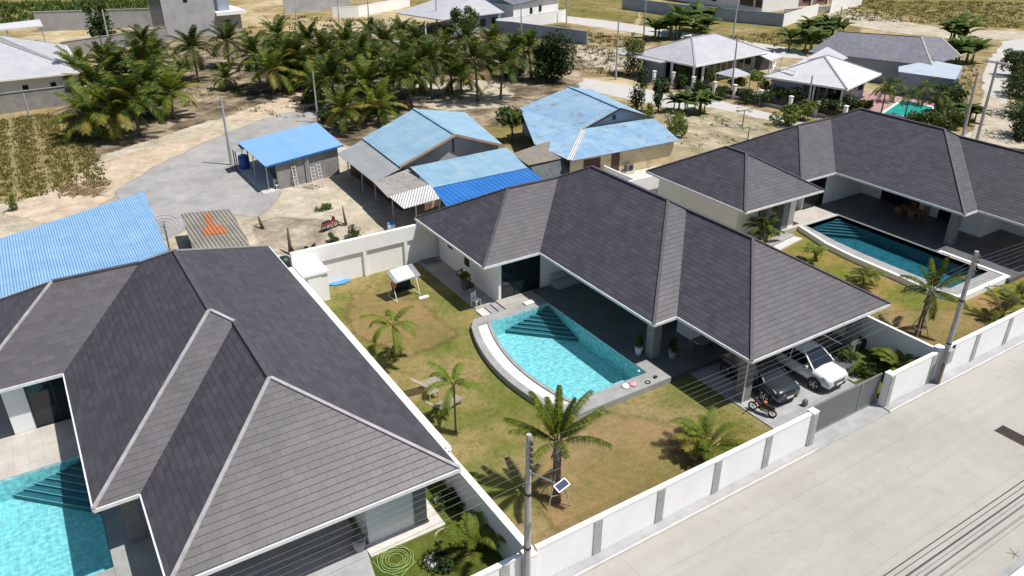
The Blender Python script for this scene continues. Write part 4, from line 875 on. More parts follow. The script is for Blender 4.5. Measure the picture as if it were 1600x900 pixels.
# top right
pw('long blue grey perimeter wall at the top right', [(972, 14), (1060, 26), (1222, 42)], 2.4, 'bluewall')
pw('white wall end climbing from the corner of the blue grey perimeter wall', [(1222, 42), (1276, 24)], 2.2, 'white')
pw('white wall by the sandy track at the top right', [(1296, 20), (1345, 8)], 2.6, 'white')
t = thing('villa', 'white house with dark windows behind the blue grey perimeter wall', 'house', (125, 115, 0))
a, b = at(1000, -8).xy, at(1190, 20).xy; dd = b - a; nb2 = Vector((-dd.y, dd.x)).normalized()
if nb2.x < 0: nb2 = -nb2
MB().prism([tuple(a), tuple(b), tuple(b + nb2 * 12), tuple(a + nb2 * 12)], 0, 4).build('wall', M['whitewall'], t)
for u, w_ in ((.28, 1.5), (.62, 1.4), (.84, 3.4), (.95, 1.6)): 
    p = a + dd * u; q = p + dd.normalized() * w_; MB().beam((p.x, p.y, 1.7), (q.x, q.y, 1.7), .3, 1.5).build('window', M['glass'], t)
MB().slab([(a.x - nb2.x * 1.2, a.y - nb2.y * 1.2, 4.1), (b.x - nb2.x * 1.2, b.y - nb2.y * 1.2, 4.1), (b.x + nb2.x * 6, b.y + nb2.y * 6, 6.4), (a.x + nb2.x * 6, a.y + nb2.y * 6, 6.4)], .15).build('roof', M['white_roof'], t)
t = thing('villa', 'pink and white terrace house at the top edge beside the sandy track', 'house', (140, 110, 0))
a, b = at(1222, 12).xy, at(1296, 6).xy; dd = b - a; nb2 = Vector((.75, .66))
MB().prism([tuple(a), tuple(b), tuple(b + nb2 * 9), tuple(a + nb2 * 9)], 0, 4.2).build('wall', vary('maroon_wall', (.22, .12, .13), (.28, .17, .17), 1), t)
for u in (.02, .3, .6, .95): p = a + dd * u - nb2 * .3; MB().tube([(p.x, p.y, 0), (p.x, p.y, 4.2)], .2, 6).build('column', M['white'], t)
for u in (.12, .42, .72): p = a + dd * u; q = p + dd * .16; MB().beam((p.x, p.y, 1.8), (q.x, q.y, 1.8), .3, 1.6).build('window', M['glass'], t)
pw('low wall with white cap under the terrace house at the top edge', [(1225, 22), (1300, 17)], 1.0, 'greywall')

# ------------------------------------------------------------------ vegetation
rv = random.Random(11)
def frond(m, base, az, el, L, droop, nl, lw, ll, mi=0, hang=.35, seg=9, rach=.03, r=rv):
    """one pinnate leaf: a rachis with leaflets on both sides"""
    m.mi = mi; p = Vector(base); pts = [p.copy()]; dirs = []
    twist = r.uniform(-.25, .25)
    for i in range(seg):
        t = i / (seg - 1); a = el - droop * t ** 1.3; z_ = az + twist * t
        d = Vector((math.cos(z_) * math.cos(a), math.sin(z_) * math.cos(a), math.sin(a))); dirs.append(d); p = p + d * (L / seg); pts.append(p.copy())
    m.tube(pts, rach, 3, rach * .3, cap=False)
    for k in range(nl):
        t = .12 + .88 * (k + .5) / nl; f = t * seg; i = min(seg - 1, int(f)); q = pts[i].lerp(pts[i + 1], f - i); d = dirs[i]
        side = d.cross(Vector((0, 0, 1))).normalized(); up = side.cross(d)
        l = ll * (.35 + .65 * math.sin(math.pi * min(1, t * .82 + .12))) * r.uniform(.85, 1.1)
        for s in (-1, 1):
            tip = q + (side * s * .8 + d * .55 + up * r.uniform(0, .2)) .normalized() * l + Vector((0, 0, -hang * l))
            mid = q.lerp(tip, .5) + Vector((0, 0, hang * l * .18)); w2 = d * lw / 2
            m.poly([q - w2, mid - w2, tip, mid + w2, q + w2] if s > 0 else [q + w2, mid + w2, tip, mid - w2, q - w2])
def make_palm(name, label, cat, h, nf, L, nl, lw, ll, mats, lean=(0, 0), tr=.13, group=None, elr=(-.1, 1.25), droop=(1.0, 1.7), yel=.15, dead=.08, seed=1, hang=.4, husk=0):
    r = random.Random(seed); t = thing(name, label, cat, (0, 0, 0), group)
    top = Vector((lean[0], lean[1], h)); pts = [Vector((lean[0] * u ** 1.6, lean[1] * u ** 1.6, h * u)) for u in (0, .15, .35, .55, .8, 1)]
    MB().tube(pts, [tr * 1.35, tr * 1.05, tr, tr * .92, tr * .95, tr * .9], 9).build('trunk', M['trunk'], t, smooth=True)
    m = MB()
    for i in range(nf):
        u = (i + .5) / nf; el = elr[1] + (elr[0] - elr[1]) * u + r.uniform(-.12, .12); az = i * 2.39996 + r.uniform(-.2, .2)
        q = r.random(); mi = 2 if (q < dead and u > .7) else (1 if q < yel + dead and u > .35 else 0)
        frond(m, top + Vector((math.cos(az) * tr * .6, math.sin(az) * tr * .6, -.05)), az, el, L * r.uniform(.85, 1.08), r.uniform(*droop) * (1 if u > .3 else .6), nl, lw, ll, mi, hang, r=r)
    m.build('crown', mats, t, uv=False)
    if husk:
        hm = MB(); 
        for i in range(husk): a = i * 2.4; hm.tube([top + Vector((0, 0, -.15)), top + Vector((math.cos(a) * .25, math.sin(a) * .25, -.9))], .06, 4, .03)
        hm.build('leaf_bases', M['trunk'], t)
    return t
CO = [M['palm_g'], M['palm_y'], M['palm_b']]; CD = [M['palm_d'], M['palm_y'], M['palm_b']]
GR = 'coconut palms of the grove'
protos = [make_palm('coconut_palm', 'x', 'palm tree', h, nf, L, 26, .11, .95, mats, (lx, ly), .16, GR, (-.3, 1.5), (.7, 1.7), y, .07, sd)
          for h, nf, L, mats, lx, ly, y, sd in ((3.8, 22, 3.7, CD, .3, .1, .12, 1), (4.6, 22, 3.9, CD, -.4, .2, .14, 2), (3.0, 20, 3.6, CO, .1, -.3, .3, 3), (5.4, 20, 3.8, CD, .5, .3, .14, 4), (2.2, 20, 3.8, CO, 0, 0, .25, 5))]
used = set(); UND = []
def put(i, px, py, s, label, group=GR, zc=None, protos_=None, loc=None):
    pr_ = (protos_ or protos)[i]; hz = {0: 3.8, 1: 4.6, 2: 3.0, 3: 5.4, 4: 2.2}.get(i, 2.5) if zc is None else zc
    p = at(px, py, hz * s + .3) if loc is None else Vector(loc); p = Vector((p.x, p.y, 0)); rz = rv.uniform(0, 6.28)
    if pr_ not in used: used.add(pr_); o = pr_; o.location = p; o.rotation_euler = (0, 0, rz); o.scale = (s, s, s)
    else: o = copy_tree(pr_, p, rz, s)
    o['label'] = label
    if group: o['group'] = group
    return o
MID = 'coconut palm crowded in the dense dark middle of the grove'
BK = 'coconut palm in the back row of the grove, against the far walls'
LFT = 'coconut palm in the clump between the crop rows and the gravel drive'
G_ = [(2, 122, 105, 1.0, 'coconut palm with yellow green fronds overlapping the pale roof at the left'), (0, 150, 128, 1, LFT), (3, 212, 95, 1, LFT), (2, 178, 168, 1.05, 'coconut palm with drooping yellow fronds lowest in the left clump'),
      (1, 218, 68, .95, 'tall dark coconut palm rising over the back of the left clump'), (0, 232, 128, 1, LFT), (2, 262, 140, 1, 'coconut palm with bright yellow fronds at the right of the left clump'), (4, 140, 175, 1.1, 'low coconut palm beside the crop rows'), (0, 205, 150, 1.05, LFT),
      (1, 300, 72, .95, 'dark spiky coconut palm just right of the tower building'), (0, 352, 62, .95, 'dark coconut palm behind the single palm on the gravel drive'), (4, 352, 120, .6, 'small brownish palm beside the concrete pole on the drive'), (1, 245, 90, 1, LFT), (0, 180, 110, 1.05, LFT), (3, 160, 95, .9, LFT),
      (0, 430, 52, .95, BK), (2, 422, 105, 1.05, 'pale green coconut palm at the left end of the main grove'), (1, 400, 82, .95, MID), (0, 460, 88, 1, MID), (3, 480, 60, .9, BK), (0, 508, 78, 1, MID), (1, 545, 62, .95, BK),
      (4, 545, 92, 1, MID), (0, 575, 100, 1, MID), (1, 602, 62, .9, BK), (2, 568, 128, 1.05, 'bright green coconut palm above the ridge of the first blue roofed house'), (0, 612, 118, 1, MID), (3, 640, 78, .95, MID), (0, 655, 58, .85, BK),
      (1, 672, 92, 1, 'coconut palm with a bare trunk at the sandy clearing'), (0, 705, 95, 1, 'coconut palm with a bare trunk right of the sandy clearing'), (1, 725, 62, .9, BK), (3, 745, 88, .95, MID), (0, 768, 66, .9, BK), (1, 782, 96, .95, MID), (0, 805, 80, .9, MID), (1, 640, 110, .9, MID),
      (4, 590, 162, .9, 'low coconut palm touching the first blue gable roof from behind'), (2, 535, 165, .85, 'yellowish coconut palm between the blue hut and the first blue gable roof'), (4, 470, 110, 1, MID), (0, 520, 118, .95, MID), (4, 492, 130, .8, MID), (1, 440, 78, .9, BK), (0, 690, 72, .85, BK), (4, 720, 118, .9, MID),
      (1, 575, 48, .8, BK), (0, 625, 48, .8, BK), (4, 500, 100, 1, MID), (3, 560, 80, .9, MID), (4, 655, 118, .8, MID), (1, 830, 72, .9, 'dark coconut palm at the right end of the grove by the dirt lot')]
XB = [(0, 'crop rows'), (180, 'large light blue roof'), (330, 'gravel drive'), (380, 'left half of blue hut'), (455, 'right end of blue hut'), (530, 'gap left of first blue gable'), (585, 'left slope of first blue gable'), (640, 'ridge of first blue gable'), (690, 'right slope of first blue gable'), (740, 'tree between blue roofs'), (800, 'corner of second blue roof')]
YB = [(0, 'in back rows'), (70, 'in upper middle rows'), (100, 'in lower middle rows'), (125, 'in front rows')]
cnt = {}
for k, g in enumerate(G_):
    if g[4] in (MID, BK, LFT): cnt.setdefault(([b for a, b in XB if a <= g[1]][-1], [b for a, b in YB if a <= g[2]][-1]), []).append(k)
for (xb, yb), ks in cnt.items():
    ks.sort(key=lambda k: G_[k][1]); n = len(ks)
    for j, k in enumerate(ks):
        o_ = {1: [''], 2: ['left ', 'right '], 3: ['left ', 'middle ', 'right ']}.get(n, ['leftmost ', 'second from left ', 'third from left ', 'rightmost '])[j]
        G_[k] = G_[k][:4] + (o_ + 'coconut palm ' + yb + ', above ' + xb,)
for g in G_: put(*g)
for i, (x, y) in enumerate(((120, 150), (175, 190), (240, 165), (205, 130), (290, 110), (400, 110), (450, 120), (520, 105), (585, 120), (625, 92), (700, 112), (760, 105), (800, 118), (490, 160), (540, 150), (600, 178), (520, 192), (655, 95), (560, 105), (430, 85))):
    UND.append((x, y, ['leftmost', 'second', 'third', 'fourth', 'fifth', 'sixth', 'seventh', 'eighth', 'ninth', 'tenth', 'eleventh', 'twelfth'][min(i, 11)]))

# broadleaf crowns
def crown(m, c, rx, rz, n, ls, blobs=9, r=rv, flatz=1.):
    bl = []
    for i in range(blobs):
        a = r.uniform(0, 6.28); q = r.uniform(.2, .75); bl.append((Vector((math.cos(a) * rx * q, math.sin(a) * rx * q, r.uniform(-.6, .7) * rz)), r.uniform(.3, .55)))
    for i in range(n):
        b, s = bl[i % blobs]; v = Vector((r.gauss(0, 1), r.gauss(0, 1), r.gauss(0, 1))).normalized() * r.uniform(.6, 1.05)
        p = Vector(c) + b + Vector((v.x * rx * s, v.y * rx * s, v.z * rz * s * 1.1)); nrm = (v + Vector((r.uniform(-.8, .8), r.uniform(-.8, .8), r.uniform(0, 1.1)))).normalized()
        u = nrm.orthogonal().normalized(); w_ = nrm.cross(u); a = r.uniform(0, 6.28); u, w_ = u * math.cos(a) + w_ * math.sin(a), w_ * math.cos(a) - u * math.sin(a); l = ls * r.uniform(.6, 1.3)
        m.poly([p - u * l, p + w_ * l * .45, p + u * l, p - w_ * l * .45])
def make_tree(name, label, cat, x, y, h, rx, rz, n, ls, mat, tr=.12, blobs=9, seed=1, group=None, th=None):
    r = random.Random(seed); t = thing(name, label, cat, (x, y, 0), group); m = MB(); th = h - rz * .6 if th is None else th
    if tr:
        m.tube([(x, y, 0), (x + r.uniform(-.1, .1), y, th * .5), (x, y + .1, th)], tr, 7, tr * .6)
        for i in range(4): a = i * 1.57 + r.uniform(0, 1); m.tube([(x, y, th * .7), (x + math.cos(a) * rx * .45, y + math.sin(a) * rx * .45, h)], tr * .5, 5, tr * .2)
        m.build('trunk', M['bark'], t)
    m = MB(); crown(m, (x, y, h), rx, rz, n, ls, blobs, r); m.build('crown', M[mat], t, uv=False); return t
def tree(px, py, h, rx, rz, mat, label, name='tree', cat='tree', n=900, ls=.16, tr=.12, seed=None, group=None, blobs=9):
    p = at(px, py, 0); return make_tree(name, label, cat, p.x, p.y, h, rx, rz, n, ls, M and mat, tr, blobs, seed or int(px * 7 + py), group)
tree(163, 66, 3.6, 2.3, 3.4, 'leaf_d', 'tall dark dense tree beside the far wall at the top left', n=1800, ls=.3, blobs=16)
tree(868, 128, 3.2, 3.0, 3.2, 'leaf_d', 'large dark rounded tree at the right end of the grove', n=2600, ls=.28, blobs=18)
tree(845, 130, 2.4, 2.2, 2.4, 'leaf_d', 'dark tree with a forked trunk beside the far road end', n=1400, ls=.26)
tree(800, 222, 2.6, 1.9, 1.1, 'leaf_m', 'spreading tree with drooping foliage between the two blue roofed houses', n=1700, ls=.2, blobs=14)
tree(990, 120, 3.0, 1.4, 3.0, 'leaf_m', 'slim upright feathery tree beside the bungalow veranda', n=1500, ls=.18, blobs=14)
tree(995, 178, 2.6, 1.2, 2.6, 'leaf_d', 'dark conifer like tree with tiered branches behind the second blue roof', n=1300, ls=.16, blobs=16)
tree(1028, 175, 2.4, 1.2, 1.9, 'leaf_d', 'dark bushy tree right of the tiered conifer', n=1100, ls=.18)
tree(1053, 214, 1.3, 1.5, 1.5, 'leaf_y', 'rounded bright green bush at the right corner of the second blue roof', 'bush', 'bush', 1900, .13, .06, blobs=12)
tree(1012, 190, 1.0, 1.1, 1.0, 'leaf_y', 'small yellow green bush behind the second blue roof', 'bush', 'bush', 700, .13, .05)
tree(728, 60, 3.2, 2.6, 2.0, 'leaf_m', 'leafy tree in front of the pale roofed house behind the grove', n=1400, ls=.26, blobs=12)
for i, (x, y, rr, l) in enumerate(((1064, 139, 1.0, 'clipped round bush left of the white fence post at the bungalow'), (1092, 149, 1.0, 'clipped round dark bush in the middle of the bungalow hedge'), (1124, 156, 1.05, 'clipped round bush below the gazebo'), (1166, 162, 1.35, 'clipped round wide bush at the right end of the bungalow hedge'))):
    tree(x, y, .9, rr, .95, 'leaf_d', l, 'clipped_bush', 'bush', 1100, .12, .05, group='clipped bushes in front of the bungalow', blobs=14)
for i, (x, y, hh, l) in enumerate(((1070, 126, 1.4, 'bright hedge shrub behind the first clipped bush'), (1108, 132, 1.3, 'hedge shrub between the bungalow windows and the gazebo'), (1183, 143, 1.8, 'tall shrub under the bungalow carport'), (1203, 150, 1.6, 'spreading shrub right of the bungalow carport'))):
    tree(x, y, hh, 1.6, 1.0, 'leaf_y' if i % 2 == 0 else 'leaf_m', l, 'shrub', 'shrub', 900, .15, .05)
for i, (x, y, hh, l) in enumerate(((1228, 196, 1.2, 'pale green shrub with broad leaves beside the far road'), (1250, 186, 1.4, 'shrub with broad leaves next to the far road white fence'), (1290, 182, 1.0, 'dark shrub left of the white roofed house fence'), (1330, 180, .8, 'low shrub under the glazed veranda of the white roofed house'))):
    tree(x, y, hh, 1.7, 1.2, 'leaf_y' if i < 2 else 'leaf_d', l, 'shrub', 'shrub', 1000, .19, .05)
for i, (x, y, hh, l) in enumerate(((1462, 190, 1.4, 'shrub at the right of the teal pool'), (1490, 170, 1.8, 'broad leaved plant at the edge of the side road behind the teal pool'), (1480, 200, 1.0, 'low pale shrub in front of the teal pool'), (1440, 205, 1.0, 'small shrub at the near corner of the teal pool'))):
    tree(x, y, hh, 1.7, 1.3, 'leaf_m', l, 'shrub', 'shrub', 1000, .18, .05)
for i, (x, y, s) in enumerate(((1585, 120, 2.2), (1592, 150, 2.4), (1600, 180, 2.6), (1600, 215, 2.6), (1610, 240, 2.4), (1578, 100, 1.6), (1612, 130, 2.6), (1625, 170, 2.8))):
    tree(x, y, s * .8, s, s * .8, 'leaf_d', ('dark shrub of the roadside thicket, ' + ['second from its far end', 'third from its far end', 'fourth from its far end, beside the pole tops', 'fourth from its near end', 'nearest the camera', 'farthest and smallest', 'behind the third one from its far end', 'outermost in its middle'][i]), 'shrub', 'shrub', 1500, .2, .06, group='roadside thicket at the right edge')
for i, (x, y, _) in enumerate(sorted(UND)):
    tree(x, y, .8, 1.7, .9, 'leaf_m' if i % 3 else 'leaf_d', '%s undergrowth bush from the left below the coconut palms' % ['first', 'second', 'third', 'fourth', 'fifth', 'sixth', 'seventh', 'eighth', 'ninth', 'tenth', 'eleventh', 'twelfth', 'thirteenth', 'fourteenth', 'fifteenth', 'sixteenth', 'seventeenth', 'eighteenth', 'nineteenth', 'twentieth'][i], 'bush', 'bush', 600, .22, 0, group='undergrowth bushes of the grove')
for x, y, hh, rr, mt, l in ((1036, 121, 1.0, 1.2, 'leaf_m', 'shrub at the dark veranda corner of the bungalow'), (1058, 119, .9, 1.2, 'leaf_y', 'bright shrub under the veranda of the bungalow'), (1100, 125, .9, 1.3, 'leaf_d', 'dark shrub below the bungalow corner window'), (1150, 140, 1.0, 1.4, 'leaf_m', 'shrub right of the gazebo'), (1216, 160, 1.3, 1.6, 'leaf_m', 'leafy shrub behind the last tall white post'),
                   (1238, 166, 1.4, 1.7, 'leaf_d', 'dark shrub left of the pole before the white roofed house'), (1302, 170, .9, 1.3, 'leaf_d', 'dark shrub at the glazed corner of the white roofed house'), (1350, 172, .8, 1.1, 'leaf_m', 'shrub at the pink paving edge'), (1425, 200, 1.0, 1.3, 'leaf_m', 'shrub hiding the near rim of the teal pool'), (1478, 160, 1.6, 1.9, 'leaf_d', 'dark bush between the annex and the teal pool'), (1195, 165, 1.0, 1.2, 'leaf_d', 'dark shrub between the fence posts near the carport')):
    tree(x, y, hh, rr, hh * .8, mt, l, 'shrub', 'shrub', 900, .16, .04)
# banana plants
def banana(px, py, label, s=1., n=9, seed=1, loc=None):
    r = random.Random(seed); p = at(px, py, 0); t = thing('banana_plant', label, 'banana plant', (p.x, p.y, 0)); m = MB(); st = MB()
    for c in range(5):
        cx, cy = p.x + r.uniform(-1.5, 1.5) * s, p.y + r.uniform(-1.3, 1.3) * s; h = r.uniform(.9, 1.7) * s; st.tube([(cx, cy, 0), (cx, cy, h)], .12 * s, 6, .07 * s)
        for i in range(n):
            az = i * 2.4 + r.random(); el = r.uniform(.5, 1.3); L = r.uniform(1.6, 2.3) * s; q = Vector((cx, cy, h)); L5 = L / 6; prev = None
            for k in range(7):
                a = el - 1.5 * (k / 6) ** 1.4; d = Vector((math.cos(az) * math.cos(a), math.sin(az) * math.cos(a), math.sin(a))); sd = d.cross(Vector((0, 0, 1))).normalized(); w_ = .42 * s * math.sin(math.pi * (k + .4) / 7) + .02
                cur = (q + sd * w_ + Vector((0, 0, -w_ * .3)), q.copy(), q - sd * w_ + Vector((0, 0, -w_ * .3)))
                if prev: m.poly([prev[0], cur[0], cur[1], prev[1]]); m.poly([prev[1], cur[1], cur[2], prev[2]])
                prev = cur; q = q + d * L5
    tag(st.build('stems', M['leaf_y'], t, uv=False), kind='stuff'); m.build('leaves', M['leaf_m'], t, uv=False); return t
for x, y, s, l in ((1030, 62, 1.5, 'banana clump at the left behind the pale bungalow roof'), (1058, 58, 1.5, 'dense banana clump behind the ridge of the pale bungalow roof'), (1085, 52, 1.8, 'tallest banana clump by the blue grey perimeter wall'), (1098, 62, 1.3, 'small banana clump right of the tallest one'),
                   (1252, 82, 1.5, 'banana clump at the left of the long grey roofed house'), (1275, 68, 1.5, 'banana clump above the left corner of the long grey roof'), (1296, 56, 1.3, 'smallest banana clump above the long grey roof'), (1500, 72, 1.7, 'banana clump beyond the right end of the long grey roof'), (1488, 98, 1.5, 'banana plants between the blue grey annex and the side road'),
                   (1052, 176, .9, 'young banana plants on the sand behind the bright green bush'), (1090, 178, .9, 'young banana plant beside the far road'), (1505, 190, .9, 'banana plant at the foot of the roadside poles')):
    banana(x, y, l, s, 8, int(x))
# papayas
def papaya(px, py, label, h=1.6):
    p = at(px, py, 0); t = thing('papaya_plant', label, 'papaya plant', (p.x, p.y, 0)); MB().tube([(p.x, p.y, 0), (p.x, p.y, h)], .06, 6, .04).build('stem', M['bark'], t); m = MB(); r = random.Random(int(px))
    for i in range(10):
        a = i * 2.4; q = Vector((p.x + math.cos(a) * .6, p.y + math.sin(a) * .6, h + r.uniform(-.1, .3))); m.tube([(p.x, p.y, h), q], .015, 3, .01)
        for k in range(6): b = a + (k - 2.5) * .45; m.poly([q, q + Vector((math.cos(b - .15) * .3, math.sin(b - .15) * .3, -.02)), q + Vector((math.cos(b) * .45, math.sin(b) * .45, -.12)), q + Vector((math.cos(b + .15) * .3, math.sin(b + .15) * .3, -.02))])
    m.build('leaves', M['leaf_m'], t, uv=False)
papaya(1160, 198, 'papaya plant standing by the far road kerb', 1.8); papaya(1168, 220, 'papaya plant nearer to the dark roof of the right villa', 1.4); papaya(1128, 196, 'small low papaya on the sand plot', .7)
# palms beside the teal pool
P6 = [make_palm('garden_palm', 'x', 'palm tree', 3.0, 14, 2.1, 16, .09, .5, CD, (0, 0), .08, 'palms around the teal pool', (-.3, 1.2), (1.2, 1.9), .05, 0, 31)]
for x, y, s, l in ((1376, 180, 1, 'garden palm left of the teal pool'), (1413, 185, .95, 'garden palm at the near edge of the teal pool'), (1455, 190, 1, 'garden palm at the right corner of the teal pool'), (1440, 165, .8, 'garden palm behind the teal pool'), (1395, 160, .8, 'garden palm between the white roofed house and the teal pool')):
    q = at(x, y, 0); put(0, 0, 0, s, l, 'palms around the teal pool', protos_=P6, loc=q)
# ------------------------------------------------------------------ garden palms of the villas
def place(o, px, py, rz=0.): q = at(px, py, 0); o.location = q; o.rotation_euler = (0, 0, rz); return o
def stakes(px, py, label, h=1.5, r=.75, n=4):
    q = at(px, py, 0); t = thing('tree_stakes', label, 'tree stakes', q); 
    for i in range(n): a = i * 2 * math.pi / n + .5; MB().tube([(q.x + math.cos(a) * r, q.y + math.sin(a) * r, 0), (q.x + math.cos(a) * .1, q.y + math.sin(a) * .1, h)], .025, 5).build('stake', M['wood'], t)
    m = MB()
    for i in range(n):
        a = i * 2 * math.pi / n + .5; b = a + 2 * math.pi / n; k = .62
        m.tube([(q.x + math.cos(a) * r * k, q.y + math.sin(a) * r * k, h * .42), (q.x + math.cos(b) * r * k, q.y + math.sin(b) * r * k, h * .42)], .02, 4)
    m.build('cross_bars', M['wood'], t)
place(make_palm('coconut_palm', 'tall coconut palm with upright fronds and a staked trunk on the middle lawn', 'palm tree', 3.0, 15, 2.4, 54, .04, .36, CO, (.2, .25), .19, None, (.4, 1.53), (.25, 1.2), .12, .15, 42, .8, 10), 868, 783)
stakes(868, 783, 'wooden stakes propping the coconut palm on the middle lawn')
place(make_palm('garden_palm', 'slender palm with arching fronds near the white garden wall', 'palm tree', 2.4, 8, 1.9, 34, .05, .38, [M['areca']] * 3, (0, 0), .05, None, (.2, 1.1), (1.6, 2.2), 0, 0, 7, .5), 618, 565, .3)
place(make_palm('garden_palm', 'slender palm with a pale ringed trunk base beside the wooden sun loungers', 'palm tree', 2.8, 7, 1.9, 34, .05, .38, [M['leaf_y']] * 3, (0, 0), .05, None, (.4, 1.2), (1.5, 2.1), 0, 0, 12, .5), 712, 675, 2.3)
def clump(name, label, px, py, n, L, h, mats, seed, nl=20, lw=.045, ll=.3, spread=.5, el=(.7, 1.45), rz=0, dr=(1.0, 1.8)):
    r = random.Random(seed); t = thing(name, label, 'palm clump', (0, 0, 0)); m = MB(); st = MB()
    for i in range(n):
        a = r.uniform(0, 6.28); d = r.uniform(0, spread); b = Vector((math.cos(a) * d * .4, math.sin(a) * d * .4, 0)); hh = h * r.uniform(.5, 1); tp = b + Vector((math.cos(a) * d * .6, math.sin(a) * d * .6, hh)); st.tube([b, tp], .02, 4)
        frond(m, tp, a + r.uniform(-.5, .5), r.uniform(*el), L * r.uniform(.7, 1.1), r.uniform(*dr), nl, lw, ll, i % len(mats), .3, r=r)
    st.build('stems', M['areca'], t, uv=False); m.build('leaves', mats, t, uv=False); return place(t, px, py, rz)
AR = [M['areca'], M['leaf_y'], M['areca']]
clump('areca_palm', 'low thin palm shoots between the two wooden sun loungers', 688, 665, 8, .8, .6, AR, 3, 14, .04, .22, .3)
clump('areca_palm', 'small green shoots at the foot of the slender palm near the garden wall', 616, 566, 9, .8, .5, AR, 5, 14, .04, .22, .2, (1., 1.5))
clump('areca_palm', 'large bushy golden palm clump by the road wall of the middle garden', 1104, 705, 30, 1.9, .6, [M['areca'], M['leaf_y'], M['areca'], M['palm_y']], 8, 24, .05, .42, .7)
clump('areca_palm', 'green palm clump in the corner garden of the left villa', 742, 862, 24, 1.5, .5, AR, 9, 22, .05, .36, .6)
clump('areca_palm', 'yellow green palm clump in the corner garden behind the gate', 1402, 582, 26, 1.5, .5, AR, 10, 22, .05, .36, .7)
place(make_palm('coconut_palm', 'coconut palm with a brown leaning trunk on the right lawn beside the concrete pole', 'palm tree', 2.9, 14, 2.0, 44, .04, .38, CO, (.45, .1), .15, None, (-.3, 1.5), (.3, 1.0), .12, .15, 51, .8, 8), 1433, 524)
stakes(1433, 524, 'wooden stakes around the leaning coconut palm on the right lawn', 1.3, .6)
clump('areca_palm', 'bright yellow green palm nearest the white rim of the dark blue pool', 1272, 409, 12, 1.15, .8, [M['leaf_y'], M['areca']], 13, 18, .05, .34, .15, (.5, 1.3))
clump('areca_palm', 'dark green palm beside the white rim of the dark blue pool', 1350, 444, 14, 1.3, .7, [M['leaf_m'], M['areca']], 14, 18, .05, .36, .2, (.5, 1.4))
clump('areca_palm', 'tall palm against the pale wall of the guest wing', 1196, 384, 22, 1.7, 1.6, [M['leaf_m'], M['leaf_y'], M['leaf_d']], 15, 20, .06, .4, .4, (.6, 1.45))
clump('areca_palm', 'reddish brown young palm by the road wall of the right garden', 1560, 498, 16, 1.6, .7, [M['palm_b'], M['areca'], M['dryleaf']], 16, 20, .05, .36, .3)
clump('areca_palm', 'olive palm clump at the right edge of the right lawn', 1588, 470, 14, 1.3, .5, [M['areca'], M['dryleaf']], 17, 18, .05, .34, .4)
for x, y, r_, mt, l, hh in ((508, 328, .75, 'leaf_m', 'tuft of green grass in the middle of the sandy yard', .3), (553, 372, .7, 'leaf_d', 'dark round shrub just behind the back garden wall', .5), (520, 380, .45, 'leaf_m', 'small pale green shrub behind the back garden wall', .4), (20, 330, .45, 'leaf_y', 'small bright green bush above the large blue roof', .7),
                           (478, 391, .22, 'leaf_d', 'tiny dark weed tuft by the driftwood stump', .15)):
    tree(x, y, hh, r_, hh, mt, l, 'shrub', 'shrub', 500, .09, 0)
for x, y, l in ((1318, 560, 'low ground shrubs beside the white car'), (1345, 585, 'dark low shrubs inside the garden right of the gate'), (1375, 560, 'broad leaved shrub below the white garden wall right of the gate'), (1420, 560, 'yellow leaved shrub against the road wall right of the gate')):
    tree(x, y, .35, .75, .35, 'leaf_m' if x < 1400 else 'areca', l, 'shrub', 'shrub', 600, .09, 0)
for x, y, l in ((700, 790, 'strip of low dark shrubs under the wall of the left villa garden'), (690, 880, 'dark shrub next to the round white lid')):
    tree(x, y, .3, .7, .3, 'leaf_d', l, 'shrub', 'shrub', 600, .09, 0)
# crop rows and weeds: nobody could count these
rc = random.Random(5); m = MB(); M['crop'] = leaf_mat('crop_leaf', [(.17, .15, .04), (.22, .19, .055), (.12, .13, .025), (.28, .22, .08)])
def blades(m, x, y, n, h, w_=.05, sp=.3, r=rc):
    for k in range(n):
        a = r.uniform(0, 6.28); q = Vector((x + r.uniform(-sp, sp), y + r.uniform(-sp, sp), 0)); hh = h * r.uniform(.6, 1.2); tip = q + Vector((math.cos(a) * hh * .5, math.sin(a) * hh * .5, hh)); s = Vector((-math.sin(a), math.cos(a), 0)) * w_
        m.poly([q - s, q + s, tip])
for row in range(6):
    for j in range(60):
        y = 74.2 + j * .5; x0 = -8.2 + row * 2.45 + (y - 75) * .02
        if x0 > 4.6: continue
        for k in range(7): blades(m, x0 + rc.uniform(-.98, .98), y + rc.uniform(-.3, .3), 8, .28, .06, .3)
tag(m.build('crop_rows', [M['crop']], loc=(0, 0, 0), uv=False), 'olive and straw coloured crop rows at the left edge', 'crops', kind='stuff')
def scatter(px, n, h, mat, name, label, per=9, w_=.06, sp=.4):
    poly = [at(*p).xy for p in px]; x0, x1 = min(p.x for p in poly), max(p.x for p in poly); y0, y1 = min(p.y for p in poly), max(p.y for p in poly); m = MB(); c = 0
    def inside(x, y):
        r_ = False; j = len(poly) - 1
        for i in range(len(poly)):
            a, b = poly[i], poly[j]
            if (a.y > y) != (b.y > y) and x < (b.x - a.x) * (y - a.y) / (b.y - a.y) + a.x: r_ = not r_
            j = i
        return r_
    while c < n:
        x, y = rc.uniform(x0, x1), rc.uniform(y0, y1)
        if inside(x, y): blades(m, x, y, per, h * rc.uniform(.5, 1.3), w_, sp); c += 1
    tag(m.build(name, [mat], loc=(0, 0, 0), uv=False), label, 'weeds', kind='stuff')
scatter([(90, 195), (250, 80), (560, 60), (860, 60), (880, 125), (640, 170), (560, 200), (320, 170), (160, 230)], 900, .35, M['leaf_m'], 'grove_undergrowth', 'undergrowth of weeds below the coconut palms')
